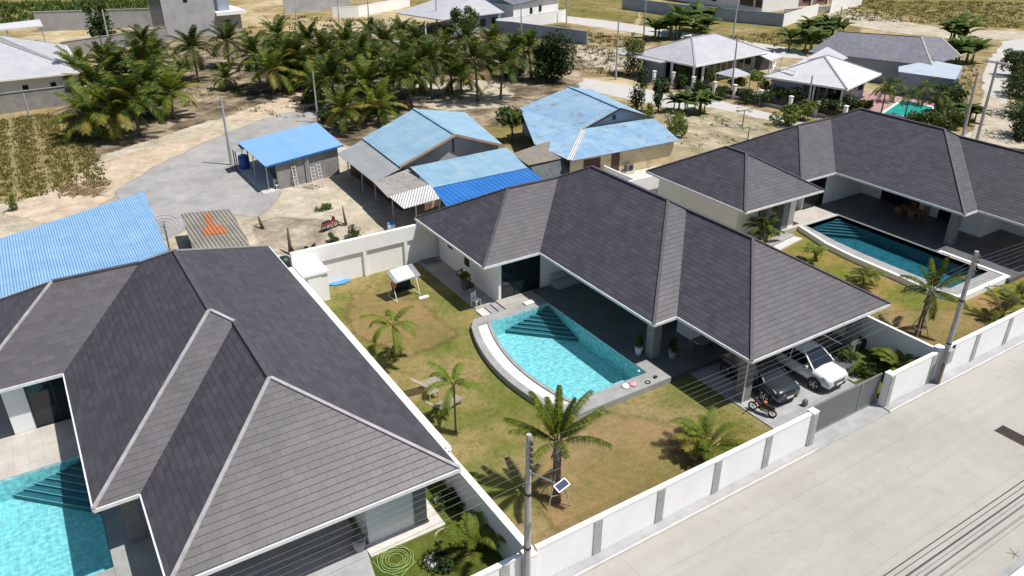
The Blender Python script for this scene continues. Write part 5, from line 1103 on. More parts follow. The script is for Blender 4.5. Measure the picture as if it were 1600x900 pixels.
scatter([(880, 45), (1010, 62), (985, 118), (890, 112)], 500, .3, M['dryleaf'], 'dry_weeds', 'dry weeds on the brown lot right of the grove')
scatter([(1045, 180), (1110, 172), (1200, 205), (1180, 240), (1040, 235)], 45, .2, M['leaf_m'], 'weeds', 'sparse green weeds on the pale sand plot', 7, .05, .3)
scatter([(1110, 60), (1250, 78), (1300, 30), (1600, 45), (1600, 5), (1345, 0), (1300, 25), (1230, 50)], 1200, .35, M['dryleaf'], 'field_grass', 'tufts of dry grass in the field at the top right', 7, .1, .6)
scatter([(1510, 90), (1530, 100), (1505, 200), (1470, 200)], 160, .3, M['leaf_m'], 'verge_grass', 'green grass tufts on the verge of the side road', 7, .05, .3)
scatter([(0, 5), (235, 0), (235, 22), (0, 42)], 500, .8, M['leaf_m'], 'scrub', 'strip of green scrub beyond the far pale wall at the top left', 9, .2, .9)
scatter([(345, 55), (445, 25), (560, 30), (860, 45), (870, 70), (440, 60)], 300, .5, M['dryleaf'], 'dry_weeds', 'dry scrub between the grove and the far walls', 9, .1, .6)

def lawn_tufts(x0, x1, y0, y1, n, mat, label, skip):
    m = MB(); c = 0
    while c < n:
        x, y = rc.uniform(x0, x1), rc.uniform(y0, y1)
        if rc.random() < .25: x = rc.choice((x0 + rc.uniform(0, .15), x1 - rc.uniform(0, .15))) if rc.random() < .5 else x; y = y0 + rc.uniform(0, .2)
        if any(a < x < b and c_ < y < d for a, b, c_, d in skip): continue
        blades(m, x, y, 7, rc.uniform(.025, .075), .014, .13); c += 1
    tag(m.build('grass', [mat], loc=(0, 0, 0), uv=False), label, 'grass', kind='stuff')
lawn_tufts(12.2, 27.0, 17.35, 45.0, 3200, M['crop'], 'dry yellow grass tufts on the middle lawn', [(18.0, 32, 24.4, 36.9), (20.8, 32, 36, 46)])
lawn_tufts(12.2, 27.0, 17.35, 45.0, 2600, M['areca'], 'green grass tufts on the middle lawn', [(18.0, 32, 24.4, 36.9), (20.8, 32, 36, 46)])
lawn_tufts(37.7, 56.0, 17.35, 33, 2200, M['crop'], 'dry grass tufts on the right lawn', [(46.6, 66, 21.3, 40)])
lawn_tufts(6.7, 11.6, 17.35, 24, 900, M['areca'], 'green grass tufts in the corner garden of the left villa', [(7.2, 10.7, 21.7, 27)])

# ------------------------------------------------------------------ vehicles
M['carwhite'] = flat('white_car_paint', (.80, .81, .82), .25, .5, 0, .8); M['cardark'] = flat('dark_blue_grey_car_paint', (.035, .045, .052), .22, .5, .2, .9)
M['plastic'] = flat('black_plastic', (.015, .015, .016), .5); M['chrome'] = flat('silver_trim', (.6, .6, .6), .25, .5, .9); M['lamp'] = flat('headlamp_glass', (.55, .58, .6), .08, .8, .3)
M['wind'] = flat('windscreen_glass', (.012, .02, .035), .05, .7)
def car(label, x, y, rz, paint, L=4.35, W=1.86, H=1.62):
    t = thing('parked_car', label, 'car', (x, y, .06)); R_ = Matrix.Translation((x, y, .06)) @ Matrix.Rotation(rz, 4, 'Z'); hl = L / 2; w = W / 2
    S = [(-hl, .5, .92, .86), (-hl + .08, .34, 1.0, .93), (-hl + .45, .28, 1.08, .985), (-.9, .25, 1.06, 1.), (0, .25, 1.03, 1.), (.7, .25, 1.02, 1.), (hl - 1.25, .25, 1.02, 1.), (hl - .7, .26, 1.0, .985), (hl - .28, .27, .95, .95), (hl - .07, .28, .88, .90), (hl, .34, .76, .84)]
    m = MB(); rings = []
    for sx, zb, zt, ws in S:
        h = w * ws; rings.append([(sx, -h * .93, zb), (sx, -h, zb + (zt - zb) * .35), (sx, -h * .985, zb + (zt - zb) * .75), (sx, -h * .9, zt - .02), (sx, -h * .55, zt + .03), (sx, 0, zt + .05), (sx, h * .55, zt + .03), (sx, h * .9, zt - .02), (sx, h * .985, zb + (zt - zb) * .75), (sx, h, zb + (zt - zb) * .35), (sx, h * .93, zb), (sx, 0, zb - .02)])
    base = len(m.v)
    for r_ in rings: m.v += [Vector(p) for p in r_]
    k = 12
    for i in range(len(rings) - 1):
        for j in range(k): m.f.append([base + i * k + j, base + i * k + (j + 1) % k, base + (i + 1) * k + (j + 1) % k, base + (i + 1) * k + j]); m.m.append(0)
    m.f.append([base + j for j in reversed(range(k))]); m.f.append([base + (len(rings) - 1) * k + j for j in range(k)]); m.m += [0, 0]
    body = m.move(R_).build('body', paint, t, smooth=True, subsurf=1)
    # cabin: roof, glass, pillars
    xb0, xr0, xr1, xb1 = -hl + .25, -hl + .85, .35, 1.12; zb = 1.04; zr = H; wb_, wr = w * .9, w * .7
    c = [(xb0, zb), (xr0, zr), (xr1, zr), (xb1, zb)]
    m = MB()
    for s in (-1, 1): m.poly([(xb0, s * wb_, zb), (xb1, s * wb_, zb), (xr1, s * wr, zr - .03), (xr0, s * wr, zr - .03)][::s])
    m.poly([(xb1, -wb_, zb), (xb1, wb_, zb), (xr1, wr, zr - .03), (xr1, -wr, zr - .03)]); m.poly([(xb0, wb_, zb), (xb0, -wb_, zb), (xr0, -wr, zr - .03), (xr0, wr, zr - .03)])
    m.move(R_).build('windows', M['wind'], t)
    m = MB(); n = 5; g_ = []
    for i in range(n + 1):
        xx = xr0 + (xr1 - xr0) * i / n; cz = zr + .05 * math.sin(math.pi * i / n); g_.append([(xx, -wr, zr - .03), (xx, -wr * .6, cz + .015), (xx, 0, cz + .03), (xx, wr * .6, cz + .015), (xx, wr, zr - .03)])
    for i in range(n):
        for j in range(4): m.poly([g_[i][j], g_[i + 1][j], g_[i + 1][j + 1], g_[i][j + 1]])
    for s in (-1, 1):
        m.beam((xb1 + .02, s * wb_, zb), (xr1, s * wr, zr), .07, .07); m.beam((xb0, s * wb_, zb), (xr0, s * wr, zr), .09, .09); m.beam((xr0, s * wr, zr - .01), (xr1, s * wr, zr - .01), .08, .07); m.beam((-.35, s * (wb_ + .005), zb), (-.4, s * (wr + .01), zr), .06, .05)
    m.move(R_).build('roof', paint, t)
    for sx in (hl - .82, -hl + .82):
        for s in (-1, 1):
            MB().tube([(sx, s * (w - .12), .33), (sx, s * (w + .012), .33)], .41, 20).move(R_).build('wheel_arch', M['plastic'], t)
            wt = MB().tube([(sx, s * (w - .16), .33), (sx, s * (w + .03), .33)], .34, 20).move(R_).build('wheel', M['rubber'], t)
            m = MB()
            for q in range(5): a = q * 1.2566; m.beam((sx, s * (w + .04), .33), (sx + math.cos(a) * .23, s * (w + .04), .33 + math.sin(a) * .23), .06, .03)
            m.tube([(sx + math.cos(a) * .235, s * (w + .035), .33 + math.sin(a) * .235) for a in [i * 6.2832 / 16 for i in range(17)]], .018, 4, cap=False)
            m.move(R_).build('rim', M['chrome'], wt)
    for s in (-1, 1):
        m = MB(); m.poly([(hl - .02, s * w * .42, .76), (hl - .30, s * w * .93, .86), (hl - .33, s * w * .93, .72), (hl - .01, s * w * .45, .66)]); m.poly([(hl - .02, s * w * .42, .76), (hl - .30, s * w * .93, .86), (hl - .52, s * w * .88, .925), (hl - .16, s * w * .5, .84)])
        m.move(Matrix.Translation((.035, 0, .012))).move(R_).build('headlamp', M['lamp'], t)
        m = MB(); m.beam((.78, s * (wb_ + .02), 1.06), (.78, s * (wb_ + .2), 1.1), .12, .16); m.move(R_).build('mirror', paint, t, bevel=.03)
        m = MB(); m.box(xb0 + .3, .7, s * (w * 1.0) - .01, s * (w * 1.0) + .012, .3, .42); m.move(R_).build('sill', M['plastic'], t)
    m = MB(); m.box(hl - .1, hl + .02, -w * .42, w * .42, .56, .72); m.box(hl - .12, hl + .01, -w * .6, w * .6, .32, .46); m.move(R_).build('grille', M['plastic'], t)
    m = MB(); m.box(hl + .02, hl + .035, -.24, .24, .46, .57); m.move(R_).build('number_plate', M['white'], t)
    for i in range(3): m = MB(); m.box(hl + .021, hl + .03, -w * .4, w * .4, .585 + i * .045, .6 + i * .045); m.move(R_).build('grille_bar', M['chrome'], t)
    return t
car('white sport utility car parked nose out behind the sliding gate', 32.35, 21.45, -math.pi / 2 + .02, M['carwhite'], 4.4, 1.86, 1.62)
car('dark car in the shade of the carport with only its nose in the sun', 29.35, 22.0, -math.pi / 2 - .04, M['cardark'], 4.4, 1.82, 1.6)
def motorbike(label, px, py, rz, body, extra=None, s=1.):
    q = at(px, py, .06) if isinstance(px, (int, float)) else px; t = thing('motorbike', label, 'motorbike', q); R_ = Matrix.Translation(q) @ Matrix.Rotation(rz, 4, 'Z') @ Matrix.Scale(s, 4)
    for x in (-.62, .62):
        o = MB().tube([(x + math.cos(a) * .25, 0, .29 + math.sin(a) * .25) for a in [i * 6.2832 / 18 for i in range(19)]], .05, 6, cap=False).move(R_).build('wheel', M['rubber'], t)
        m = MB(); [m.beam((x, 0, .29), (x + math.cos(i * 1.257) * .22, 0, .29 + math.sin(i * 1.257) * .22), .03, .02) for i in range(5)]; m.move(R_).build('rim', M['plastic'], o)
    m = MB(); m.tube([(.62, .06, .29), (.45, .06, .85)], .025, 6); m.tube([(.62, -.06, .29), (.45, -.06, .85)], .025, 6); m.move(R_).build('fork', M['chrome'], t)
    m = MB(); m.prism([(-.75, -.1), (.1, -.14), (.1, .14), (-.75, .1)], .5, .68); m.beam((.1, 0, .5), (.42, 0, .8), .22, .12); m.beam((.52, 0, .55), (.4, 0, 1.0), .28, .1); m.beam((.3, 0, .38), (-.1, 0, .36), .3, .06); m.move(R_).build('fairing', body, t, bevel=.03)
    MB().prism([(-.7, -.12), (.05, -.15), (.05, .15), (-.7, .12)], .69, .78).move(R_).build('seat', M['plastic'], t, bevel=.03)
    m = MB(); m.box(-.4, .1, -.12, .12, .25, .48); m.tube([(-.1, -.13, .25), (-.75, -.16, .36)], .045, 6); m.move(R_).build('engine', M['metal'], t)
    MB().tube([(.34, -.34, 1.0), (.42, -.1, .98), (.42, .1, .98), (.34, .34, 1.0)], .02, 6).move(R_).build('handlebar', M['plastic'], t)
    for sd in (-1, 1): m = MB(); m.tube([(.38, sd * .25, 1.0), (.36, sd * .34, 1.2)], .01, 4); m.lathe((.35, sd * .36, 1.2), [(.03, -.02), (.07, 0), (.03, .05)], 8); m.move(R_).build('mirror', M['chrome'], t)
    if extra: MB().lathe((-.1, 0, .8), [(.05, 0), (.11, .03), (.12, .09), (.07, .15)], 12).move(R_).build('luggage', extra, t, smooth=True)
    return t
M['orangepl'] = flat('orange_plastic', (.75, .22, .06), .5); M['maroon'] = flat('maroon_paint', (.06, .015, .015), .3, .5, 0, .5); M['red'] = flat('red_paint', (.38, .03, .04), .4); M['bluepl'] = flat('blue_plastic', (.03, .10, .42), .4)
M['cyanpl'] = flat('bright_blue_plastic', (.08, .32, .70), .5); M['greenpl'] = flat('lime_green_plastic', (.30, .75, .10), .5); M['hose'] = flat('pale_green_hose', (.30, .42, .14), .7); M['cloth'] = vary('white_cloth', (.82, .81, .78), (.75, .74, .72), 6, .9); M['pinkcl'] = vary('pink_towel', (.65, .35, .38), (.58, .3, .33), 6, .9)
motorbike('maroon motorbike with an orange bag standing at the edge of the carport', 1190, 646, math.radians(108), M['maroon'], M['orangepl'], .82)
motorbike('red and grey motorbike standing on the sandy yard', 516, 358, math.radians(20), M['red'], None, .95)
# ------------------------------------------------------------------ poles and wires
def zat(px, py, x, y):
    d = r0 * ((px - 800) / F) + r1 * ((py - 450) / F) + r2; t = (d.x * x + d.y * y) / (d.x ** 2 + d.y ** 2); return CH + t * d.z
def pole(label, base, top, r_=.11, mat='polec', group='utility poles', square=False, name='utility_pole', rack=0, world=None):
    if world: q = Vector(world[:3]); zt = world[3]; tp = Vector((q.x, q.y, zt))
    else: q = at(*base, 0); zt = zat(top[0], top[1], q.x, q.y); d = r0 * ((top[0] - 800) / F) + r1 * ((top[1] - 450) / F) + r2; t_ = (zt - CH) / d.z; tp = Vector((q.x, q.y, zt)).lerp(Vector((d.x * t_, d.y * t_, zt)), .6)
    t = thing(name, label, 'pole', q, group)
    MB().tube([q, q.lerp(tp, .5), tp], [r_ * 1.25, r_ * 1.05, r_ * .8], 4 if square else 8).build('shaft', M[mat], t)
    for i in range(rack): MB().lathe((q.x, q.y - r_ - .08, tp.z - .25 - .25 * i), [(.03, -.05), (.06, -.03), (.04, 0), (.06, .03), (.03, .05)], 8).build('insulator', M['plastic'], t)
    if rack: MB().beam((q.x, q.y - r_ - .03, tp.z - .1), (q.x, q.y - r_ - .03, tp.z - .25 * rack - .1), .06, .04).build('rack', M['metal'], t)
    return t, q, tp
t1, q1, T1 = pole('tall concrete pole with the solar lamp at the corner of the road wall', None, None, .115, rack=5, world=(11.42, 16.92, 0, 7.55))
t2, q2, T2 = pole('tall concrete pole with a meter box in front of the right road wall', None, None, .125, rack=5, world=(37.55, 16.92, 0, 7.75))
MB().box(37.3, 37.75, 16.62, 16.76, 1.45, 2.25).build('meter_box', M['polec'], t2, bevel=.02); MB().tube([(37.35, 16.8, .1), (37.35, 16.8, 1.4)], .05, 8).build('conduit', flat('brown_conduit', (.16, .11, .08), .6), t2)
MB().tube([(37.5, 16.78, .1), (37.5, 16.78, 1.45)], .05, 8).build('conduit', flat('olive_conduit', (.42, .40, .24), .6), t2); MB().beam((37.85, 16.75, 1.4), (37.85, 16.75, 2.4), .2, .06).build('cable_loop', M['plastic'], t2)
for z in (2.5, 5.0): 
    for tt, q in ((t1, q1), (t2, q2)): MB().tube([(q.x, q.y, z), (q.x, q.y, z + .08)], .15, 8).build('band', M['plastic'], tt)
sp = at(867, 747, 5.6); t = thing('solar_lamp', 'small solar street lamp with a white framed panel on an arm of the near pole', 'street lamp', (q1.x, q1.y, 5.8))
E_ = Vector((11.95, 15.95, 5.9)); MB().tube([(q1.x, q1.y - .1, 6.05), E_], .025, 6).build('arm', M['metal'], t)
R_ = Matrix.Translation(E_ + Vector((.1, -.08, -.03))) @ Matrix.Rotation(math.radians(25), 4, 'X') @ Matrix.Rotation(.2, 4, 'Z')
MB().box(-.27, .27, -.15, .15, 0, .035).move(R_).build('frame', M['white'], t); MB().box(-.23, .23, -.115, .115, .036, .045).move(R_).build('solar_panel', flat('blue_solar_cells', (.02, .035, .10), .15, .7), t); MB().box(-.22, .22, -.1, .1, -.05, -.01).move(R_).build('lamp_head', M['chrome'], t)
def cable(label, pts, r_=.018, sag=.35, group='overhead cables along the road', mt='wire'):
    out = []
    for a, b in zip(pts[:-1], pts[1:]):
        a = Vector(a); b = Vector(b)
        for i in range(13): u = i / 12; p = a.lerp(b, u); p.z -= sag * 4 * u * (1 - u) * min(1, (b - a).length / 20); out.append(p)
    tag(MB().tube(out, r_, 4, cap=False).build('overhead_cable', M[mt], uv=False), label, 'cable', group)
nm = ['topmost', 'second', 'third', 'fourth', 'fifth', 'lowest']
for i, (dz, rr) in enumerate(((.25, .006), (.5, .006), (.75, .006), (1.0, .006), (1.3, .007), (1.75, .009))):
    cable('%s cable strung between the two concrete poles along the road wall' % nm[i], [(-16, 16.75, 7.6 - dz), (T1.x, T1.y - .2, T1.z - dz), (T2.x, T2.y - .2, T2.z - dz), (63, 16.75, 7.8 - dz)], rr)
for i, (y, rr, z) in enumerate(((7.80, .018, 6.0), (7.64, .012, 6.0), (7.48, .02, 5.95), (7.2, .009, 5.9), (6.98, .008, 5.85))):
    cable('%s cable of the bundle over the bottom right of the road' % ['uppermost', 'second', 'third and thickest', 'fourth', 'lowest'][i], [(8, y, z), (40, y, z)], rr, .1, 'cables over the bottom right of the road', 'wired')
far = [('concrete pole at the gravel drive left of the flat blue hut', (362, 258), (345, 150), .11), ('slim pole behind the flat blue hut', (497, 192), (489, 112), .09), ('slim pole beside the tall dark tree at the top left', (174, 82), (160, 15), .12), ('short pole by the block wall at the left', (46, 183), (37, 146), .1),
       ('pale pole at the back of the grove left of the pale roof', (683, 50), (681, -5), .12), ('pole at the far end of the perimeter wall by the track', (885, 36), (885, -8), .12), ('pole between the dirt lot and the veranda', (962, 124), (966, 33), .11), ('pole behind the dirt lot left of the banana clumps', (1006, 54), (1009, -6), .12),
       ('tall pole behind the ridge of the pale bungalow', (1145, 60), (1155, -10), .13), ('dark pole in front of the bungalow, beside the gazebo', (1142, 150), (1152, 52), .1), ('pole above the long grey roof beside the bananas', (1310, 50), (1314, 10), .11), ('dark pole in front of the white roofed house', (1261, 172), (1269, 118), .1),
       ('pale pole by the dirt lot wall', (815, 62), (813, 8), .1), ('pale pole at the left of the grey block wall', (463, 40), (462, -8), .1), ('pale pole behind the long white garden wall', (577, 45), (575, 0), .1), ('pale pole among the white posts behind the grove', (530, 40), (528, -6), .1)]
for l, b, tp_, rr in far: pole(l, b, tp_, rr, rack=0)
ta, qa, Ta = pole('left one of two roadside poles behind the right villa roof', (1504, 214), (1526, 112), .13, 'polec'); tb, qb, Tb = pole('right roadside pole with crossarms at its top, behind the right villa roof', (1526, 220), (1557, 98), .14, 'polec')
for k in range(3): MB().beam(Tb + Vector((-.3 + .3 * k, -1.3, .02)), Tb + Vector((-.3 + .3 * k, 1.3, .02)), .1, .1).build('crossarm', M['polec'], tb)
for k in range(3): MB().lathe(Tb + Vector((0, -1 + k, .1)), [(.05, 0), (.09, .05), (.05, .2)], 6).build('insulator', M['white'], tb)
# ------------------------------------------------------------------ garden things
def lounger(label, px, py, rz):
    q = at(px, py, 0); t = thing('sun_lounger', label, 'sun lounger', q, 'wooden sun loungers on the middle lawn'); R_ = Matrix.Translation(q) @ Matrix.Rotation(rz, 4, 'Z')
    m = MB(); [m.box(-.35 + i * .105, -.27 + i * .105, -.32, .32, .34, .37) for i in range(13)]; m.box(-.35, 1.02, -.34, -.31, .28, .36); m.box(-.35, 1.02, .31, .34, .28, .36); m.move(R_).build('seat', M['wood'], t)
    m = MB(); [m.beam((-.4 - i * .085, -.31, .42 + i * .075), (-.4 - i * .085, .31, .42 + i * .075), .075, .03) for i in range(8)]; m.beam((-.35, -.3, .36), (-1.02, -.3, .97), .04, .04); m.beam((-.35, .3, .36), (-1.02, .3, .97), .04, .04); m.move(R_).build('backrest', M['wood'], t)
    for x in (-.3, .92):
        for y in (-.31, .31): m = MB(); m.box(x - .03, x + .03, y - .03, y + .03, 0, .32); m.move(R_).build('leg', M['wood'], t)
    return t
lounger('wooden sun lounger with a steep backrest, the one nearer the swing seat', 671, 607, .12); lounger('wooden sun lounger half hidden behind the slender palm', 694, 641, .32)
q = at(675, 620, 0); t = thing('side_table', 'small square wooden table between the two sun loungers', 'table', q); m = MB(); [m.box(q.x - .28 + i * .115, q.x - .19 + i * .115, q.y - .28, q.y + .28, .38, .41) for i in range(5)]; m.build('table_top', M['wood'], t)
for x in (-.23, .23):
    for y in (-.23, .23): MB().box(q.x + x - .025, q.x + x + .025, q.y + y - .025, q.y + y + .025, 0, .38).build('leg', M['wood'], t)
MB().lathe((q.x, q.y, .41), [(.07, 0), (.07, .03)], 10).build('ashtray', M['wood'], t)
# swing
q = at(632, 462, 0); t = thing('swing_seat', 'garden swing seat with a white canopy on the back lawn', 'swing seat', q); R_ = Matrix.Translation(q) @ Matrix.Rotation(.1, 4, 'Z')
m = MB()
for s in (-1, 1): m.tube([(s * .85, -.55, 0), (s * .85, 0, 1.6), (s * .85, .55, 0)], .025, 6); m.tube([(s * .85, -.5, .05), (s * .85, .55, .05)], .02, 6)
m.tube([(-.85, 0, 1.6), (.85, 0, 1.6)], .025, 6); m.move(R_).build('frame', M['white'], t)
m = MB(); m.slab([(-.95, -.62, 1.42), (.95, -.62, 1.42), (.95, .45, 1.86), (-.95, .45, 1.86)], .02); m.move(R_).build('canopy_frame', M['metal'], t)
m = MB(); m.slab([(-.72, -.55, 1.475), (.55, -.55, 1.475), (.55, .42, 1.875), (-.72, .42, 1.875)], .015); m.move(R_).build('canopy', M['cloth'], t)
m = MB(); m.box(-.7, .7, -.25, .25, .45, .52); m.slab([(-.7, .25, .5), (.7, .25, .5), (.7, .4, 1.0), (-.7, .4, 1.0)], .04); m.move(R_).build('seat', M['plastic'], t)
for s in (-1, 1): MB().tube([(s * .7, 0, .5), (s * .72, 0, 1.58)], .012, 4).move(R_).build('hanger', M['metal'], t)
MB().lathe((-.85, -.3, 1.0), [(.05, 0), (.15, .08), (.15, .25), (.05, .32)], 10).move(R_).build('lantern', M['orangepl'], t, smooth=True)
q = at(662, 466, 0); tag(MB().prism([(q.x - .35, q.y - .12), (q.x + .35, q.y - .12), (q.x + .38, q.y + .12), (q.x - .3, q.y + .15)], .0, .12).build('floor_cushion', M['cloth'], bevel=.03), 'pale cushion lying on the grass at the right foot of the swing seat', 'cushion')
def single(name, label, cat, mb, mat, **k): return tag(mb.build(name, mat, **k), label, cat)
q = at(531, 442, 0); single('paddling_pool', 'flat bright blue plastic sheet crumpled by the pump room', 'plastic sheet', MB().lathe(q, [(.55, 0), (.62, .08), (.4, .14), (.2, .1)], 9).move(Matrix.Translation(q) @ Matrix.Diagonal((1.2, .55, 1, 1)) @ Matrix.Translation(-q)), M['cyanpl'])
# hose
q = at(618, 874, .05); m = MB(); rr_ = random.Random(2)
for k in range(5): R1 = .28 + .11 * k; m.tube([q + Vector((math.cos(a) * R1 + rr_.uniform(-.03, .03), math.sin(a) * R1 + rr_.uniform(-.03, .03), .02 + .012 * (k % 2))) for a in [i * 6.2832 / 20 for i in range(21)]], .017, 5, cap=False)
m.tube([q + Vector((.5, 0, 0)), q + Vector((.6, -.5, 0)), q + Vector((-.2, -.9, 0)), q + Vector((-.7, -.3, 0)), q + Vector((-.8, .4, 0))], .017, 5)
single('garden_hose', 'coiled pale green garden hose on the grass of the left villa', 'hose', m, M['hose'])
q = at(677, 878, 0); single('tank_lid', 'round white tank lid in the corner garden of the left villa', 'lid', MB().lathe(q, [(.36, 0), (.38, .12), (.3, .2), (.12, .23)], 20), M['white'], smooth=True)
q = at(626, 836, 0); single('tree_ring', 'round pale ring of edging in the left villa grass', 'ring', MB().tube([at(697, 838, .05) + Vector((math.cos(a) * .45, math.sin(a) * .45, 0)) for a in [i * 6.2832 / 20 for i in range(21)]], .04, 5, cap=False), M['wood'])
q = at(684, 783, 0); single('bucket', 'small white box by the left villa garden wall', 'box', MB().box(q.x - .16, q.x + .16, q.y - .12, q.y + .12, 0, .28), M['white'], bevel=.02)
q = at(562, 858, .06); t = thing('rubbish_bin', 'pale grey rounded bin at the corner of the left carport', 'bin', q); MB().lathe(q, [(.2, 0), (.26, .3), (.27, .6)], 12).build('bin_body', M['greywall'], t, smooth=True); MB().lathe(q + Vector((0, 0, .6)), [(.29, 0), (.25, .08), (.08, .12)], 12).build('lid', M['greymetal'], t, smooth=True)
# pool side
q = at(826, 474, .36); single('pool_cushion', 'oblong white cushion on the stone slab at the pool steps', 'cushion', MB().box(q.x - .34, q.x + .34, q.y - .2, q.y + .2, .353, .47), M['cloth'], bevel=.06)
q = at(977, 604, .36); single('towel', 'crumpled white towel on the near pool edge', 'towel', MB().lathe(q, [(.24, 0), (.22, .07), (.12, .12), (.03, .13)], 7), M['cloth'], smooth=True)
q = at(989, 601, .36); single('towel', 'crumpled pink towel on the near pool edge', 'towel', MB().lathe(q, [(.26, 0), (.2, .09), (.1, .1), (.03, .14)], 6), M['pinkcl'], smooth=True)
q = at(998, 580, .4); single('ball', 'small white ball at the corner of the curved pool', 'ball', MB().lathe(q, [(.01, -.08), (.06, -.05), (.08, 0), (.06, .05), (.01, .08)], 10), M['cloth'], smooth=True)
q = at(1012, 597, .38); single('swim_ring', 'small dark ring lying on the pool coping', 'ring', MB().tube([q + Vector((math.cos(a) * .14, math.sin(a) * .14, 0)) for a in [i * 6.2832 / 14 for i in range(15)]], .025, 5, cap=False), M['plastic'])
q = at(1024, 590, .36); single('bowl', 'small dark bowl on the pool coping', 'bowl', MB().lathe(q, [(.06, 0), (.11, .08), (.10, .08), (.04, .02)], 12), M['plastic'])
def chair(label, q, rz, mat, z0=0., group=None):
    t = thing('garden_chair', label, 'chair', q, group); R_ = Matrix.Translation((q[0], q[1], z0)) @ Matrix.Rotation(rz, 4, 'Z')
    m = MB(); m.box(-.24, .24, -.22, .22, .43, .47); m.move(R_).build('seat', mat, t); m = MB(); [m.box(-.24, .24, .2, .23, .55 + i * .13, .64 + i * .13) for i in range(3)]; m.move(R_).build('backrest', mat, t)
    for x in (-.22, .22):
        for y in (-.2, .21): m = MB(); m.box(x - .02, x + .02, y - .02, y + .02, 0, .43 if y < 0 else .94); m.move(R_).build('leg', mat, t)
    return t
def table(name, label, q, w_, d_, h, mat, z0):
    t = thing(name, label, 'table', (q[0], q[1], z0)); MB().box(q[0] - w_ / 2, q[0] + w_ / 2, q[1] - d_ / 2, q[1] + d_ / 2, z0 + h - .05, z0 + h).build('table_top', mat, t)
    for x in (-1, 1):
        for y in (-1, 1): MB().box(q[0] + x * (w_ / 2 - .06) - .03, q[0] + x * (w_ / 2 - .06) + .03, q[1] + y * (d_ / 2 - .06) - .03, q[1] + y * (d_ / 2 - .06) + .03, z0, z0 + h - .05).build('leg', mat, t)
    return t
M['teak'] = vary('brown_teak', (.26, .13, .06), (.20, .09, .04), 5, .6)
table('dining_table', 'brown wooden dining table on the shaded terrace of the right villa', (57.0, 31.2), 1.0, 2.0, .75, M['teak'], .33)
for i, (x, y, r_) in enumerate(((56.2, 31.8, 1.57), (56.2, 30.7, 1.57), (57.9, 31.8, -1.57), (57.9, 30.7, -1.57))): chair('brown wooden chair at the right villa dining table, ' + ('pool' if i < 2 else 'wall') + ' side, ' + ('far' if i % 2 == 0 else 'near') + ' end', (x, y, .33), r_, M['teak'], .33, 'chairs at the right villa table')
table('garden_table', 'dark table in the deep shade between the two columns of the middle villa', (29.0, 25.6), 1.1, .8, .74, M['greymetal'], .35)
for i, (x, y, r_) in enumerate(((28.2, 25.7, 1.57), (29.8, 25.7, -1.57))): chair(('left' if i == 0 else 'right') + ' dark chair at the shaded table of the middle villa', (x, y, .35), r_, M['greymetal'], .35)
t = thing('sofa', 'grey sofa in the shaded nook beside the glass doors of the middle villa', 'sofa', (27.6, 36.2, .35)); MB().box(26.3, 28.7, 35.9, 36.7, .35, .75).build('seat', M['greywall'], t, bevel=.05); MB().box(26.3, 28.7, 36.55, 36.8, .75, 1.15).build('backrest', M['greywall'], t, bevel=.05)
def pot(label, q, z0, s, mat, leaf): 
    t = thing('potted_plant', label, 'potted plant', (q[0], q[1], z0)); MB().lathe((q[0], q[1], z0), [(.12 * s, 0), (.18 * s, .3 * s), (.2 * s, .32 * s)], 12).build('pot', mat, t); m = MB(); crown(m, (q[0], q[1], z0 + .6 * s), .3 * s, .35 * s, 160, .09 * s, 5); m.build('foliage', M[leaf], t, uv=False)
pot('potted plant beside the corner column of the middle villa', (25.7, 27.3), .35, 1.2, M['white'], 'leaf_m'); pot('potted plant in the shade right of the corner column', (27.0, 26.0), .35, 1.3, M['greywall'], 'leaf_d')
q = at(727, 452, .05); pot('potted shrub with yellow green leaves against the shaded wall of the middle villa', q, .05, 1.6, M['greymetal'], 'leaf_y')
q = at(735, 462, .05); t = thing('barbecue', 'black barbecue standing against the shaded side wall of the middle villa', 'barbecue', q); MB().lathe(q + Vector((0, 0, .55)), [(.08, 0), (.26, .12), (.28, .22), (.2, .36), (.05, .4)], 14).build('bowl', M['plastic'], t, smooth=True)
for i in range(3): MB().tube([q + Vector((math.cos(i * 2.09) * .1, math.sin(i * 2.09) * .1, .6)), q + Vector((math.cos(i * 2.09) * .28, math.sin(i * 2.09) * .28, 0))], .015, 5).build('leg', M['metal'], t)
q = at(744, 478, .05); chair('white garden chair on the path beside the pool steps', (q.x, q.y, .05), .4, M['cloth'], .05)
q = at(671, 408, .06); t = thing('floor_grating', 'dark metal grating panel lying at the far end of the side path', 'grating', q); MB().box(q.x - .7, q.x + .7, q.y - .6, q.y + .6, .06, .1).build('frame', M['metal'], t); MB().box(q.x - .55, q.x + .55, q.y - .45, q.y + .45, .1, .115).build('mesh', M['greymetal'], t)
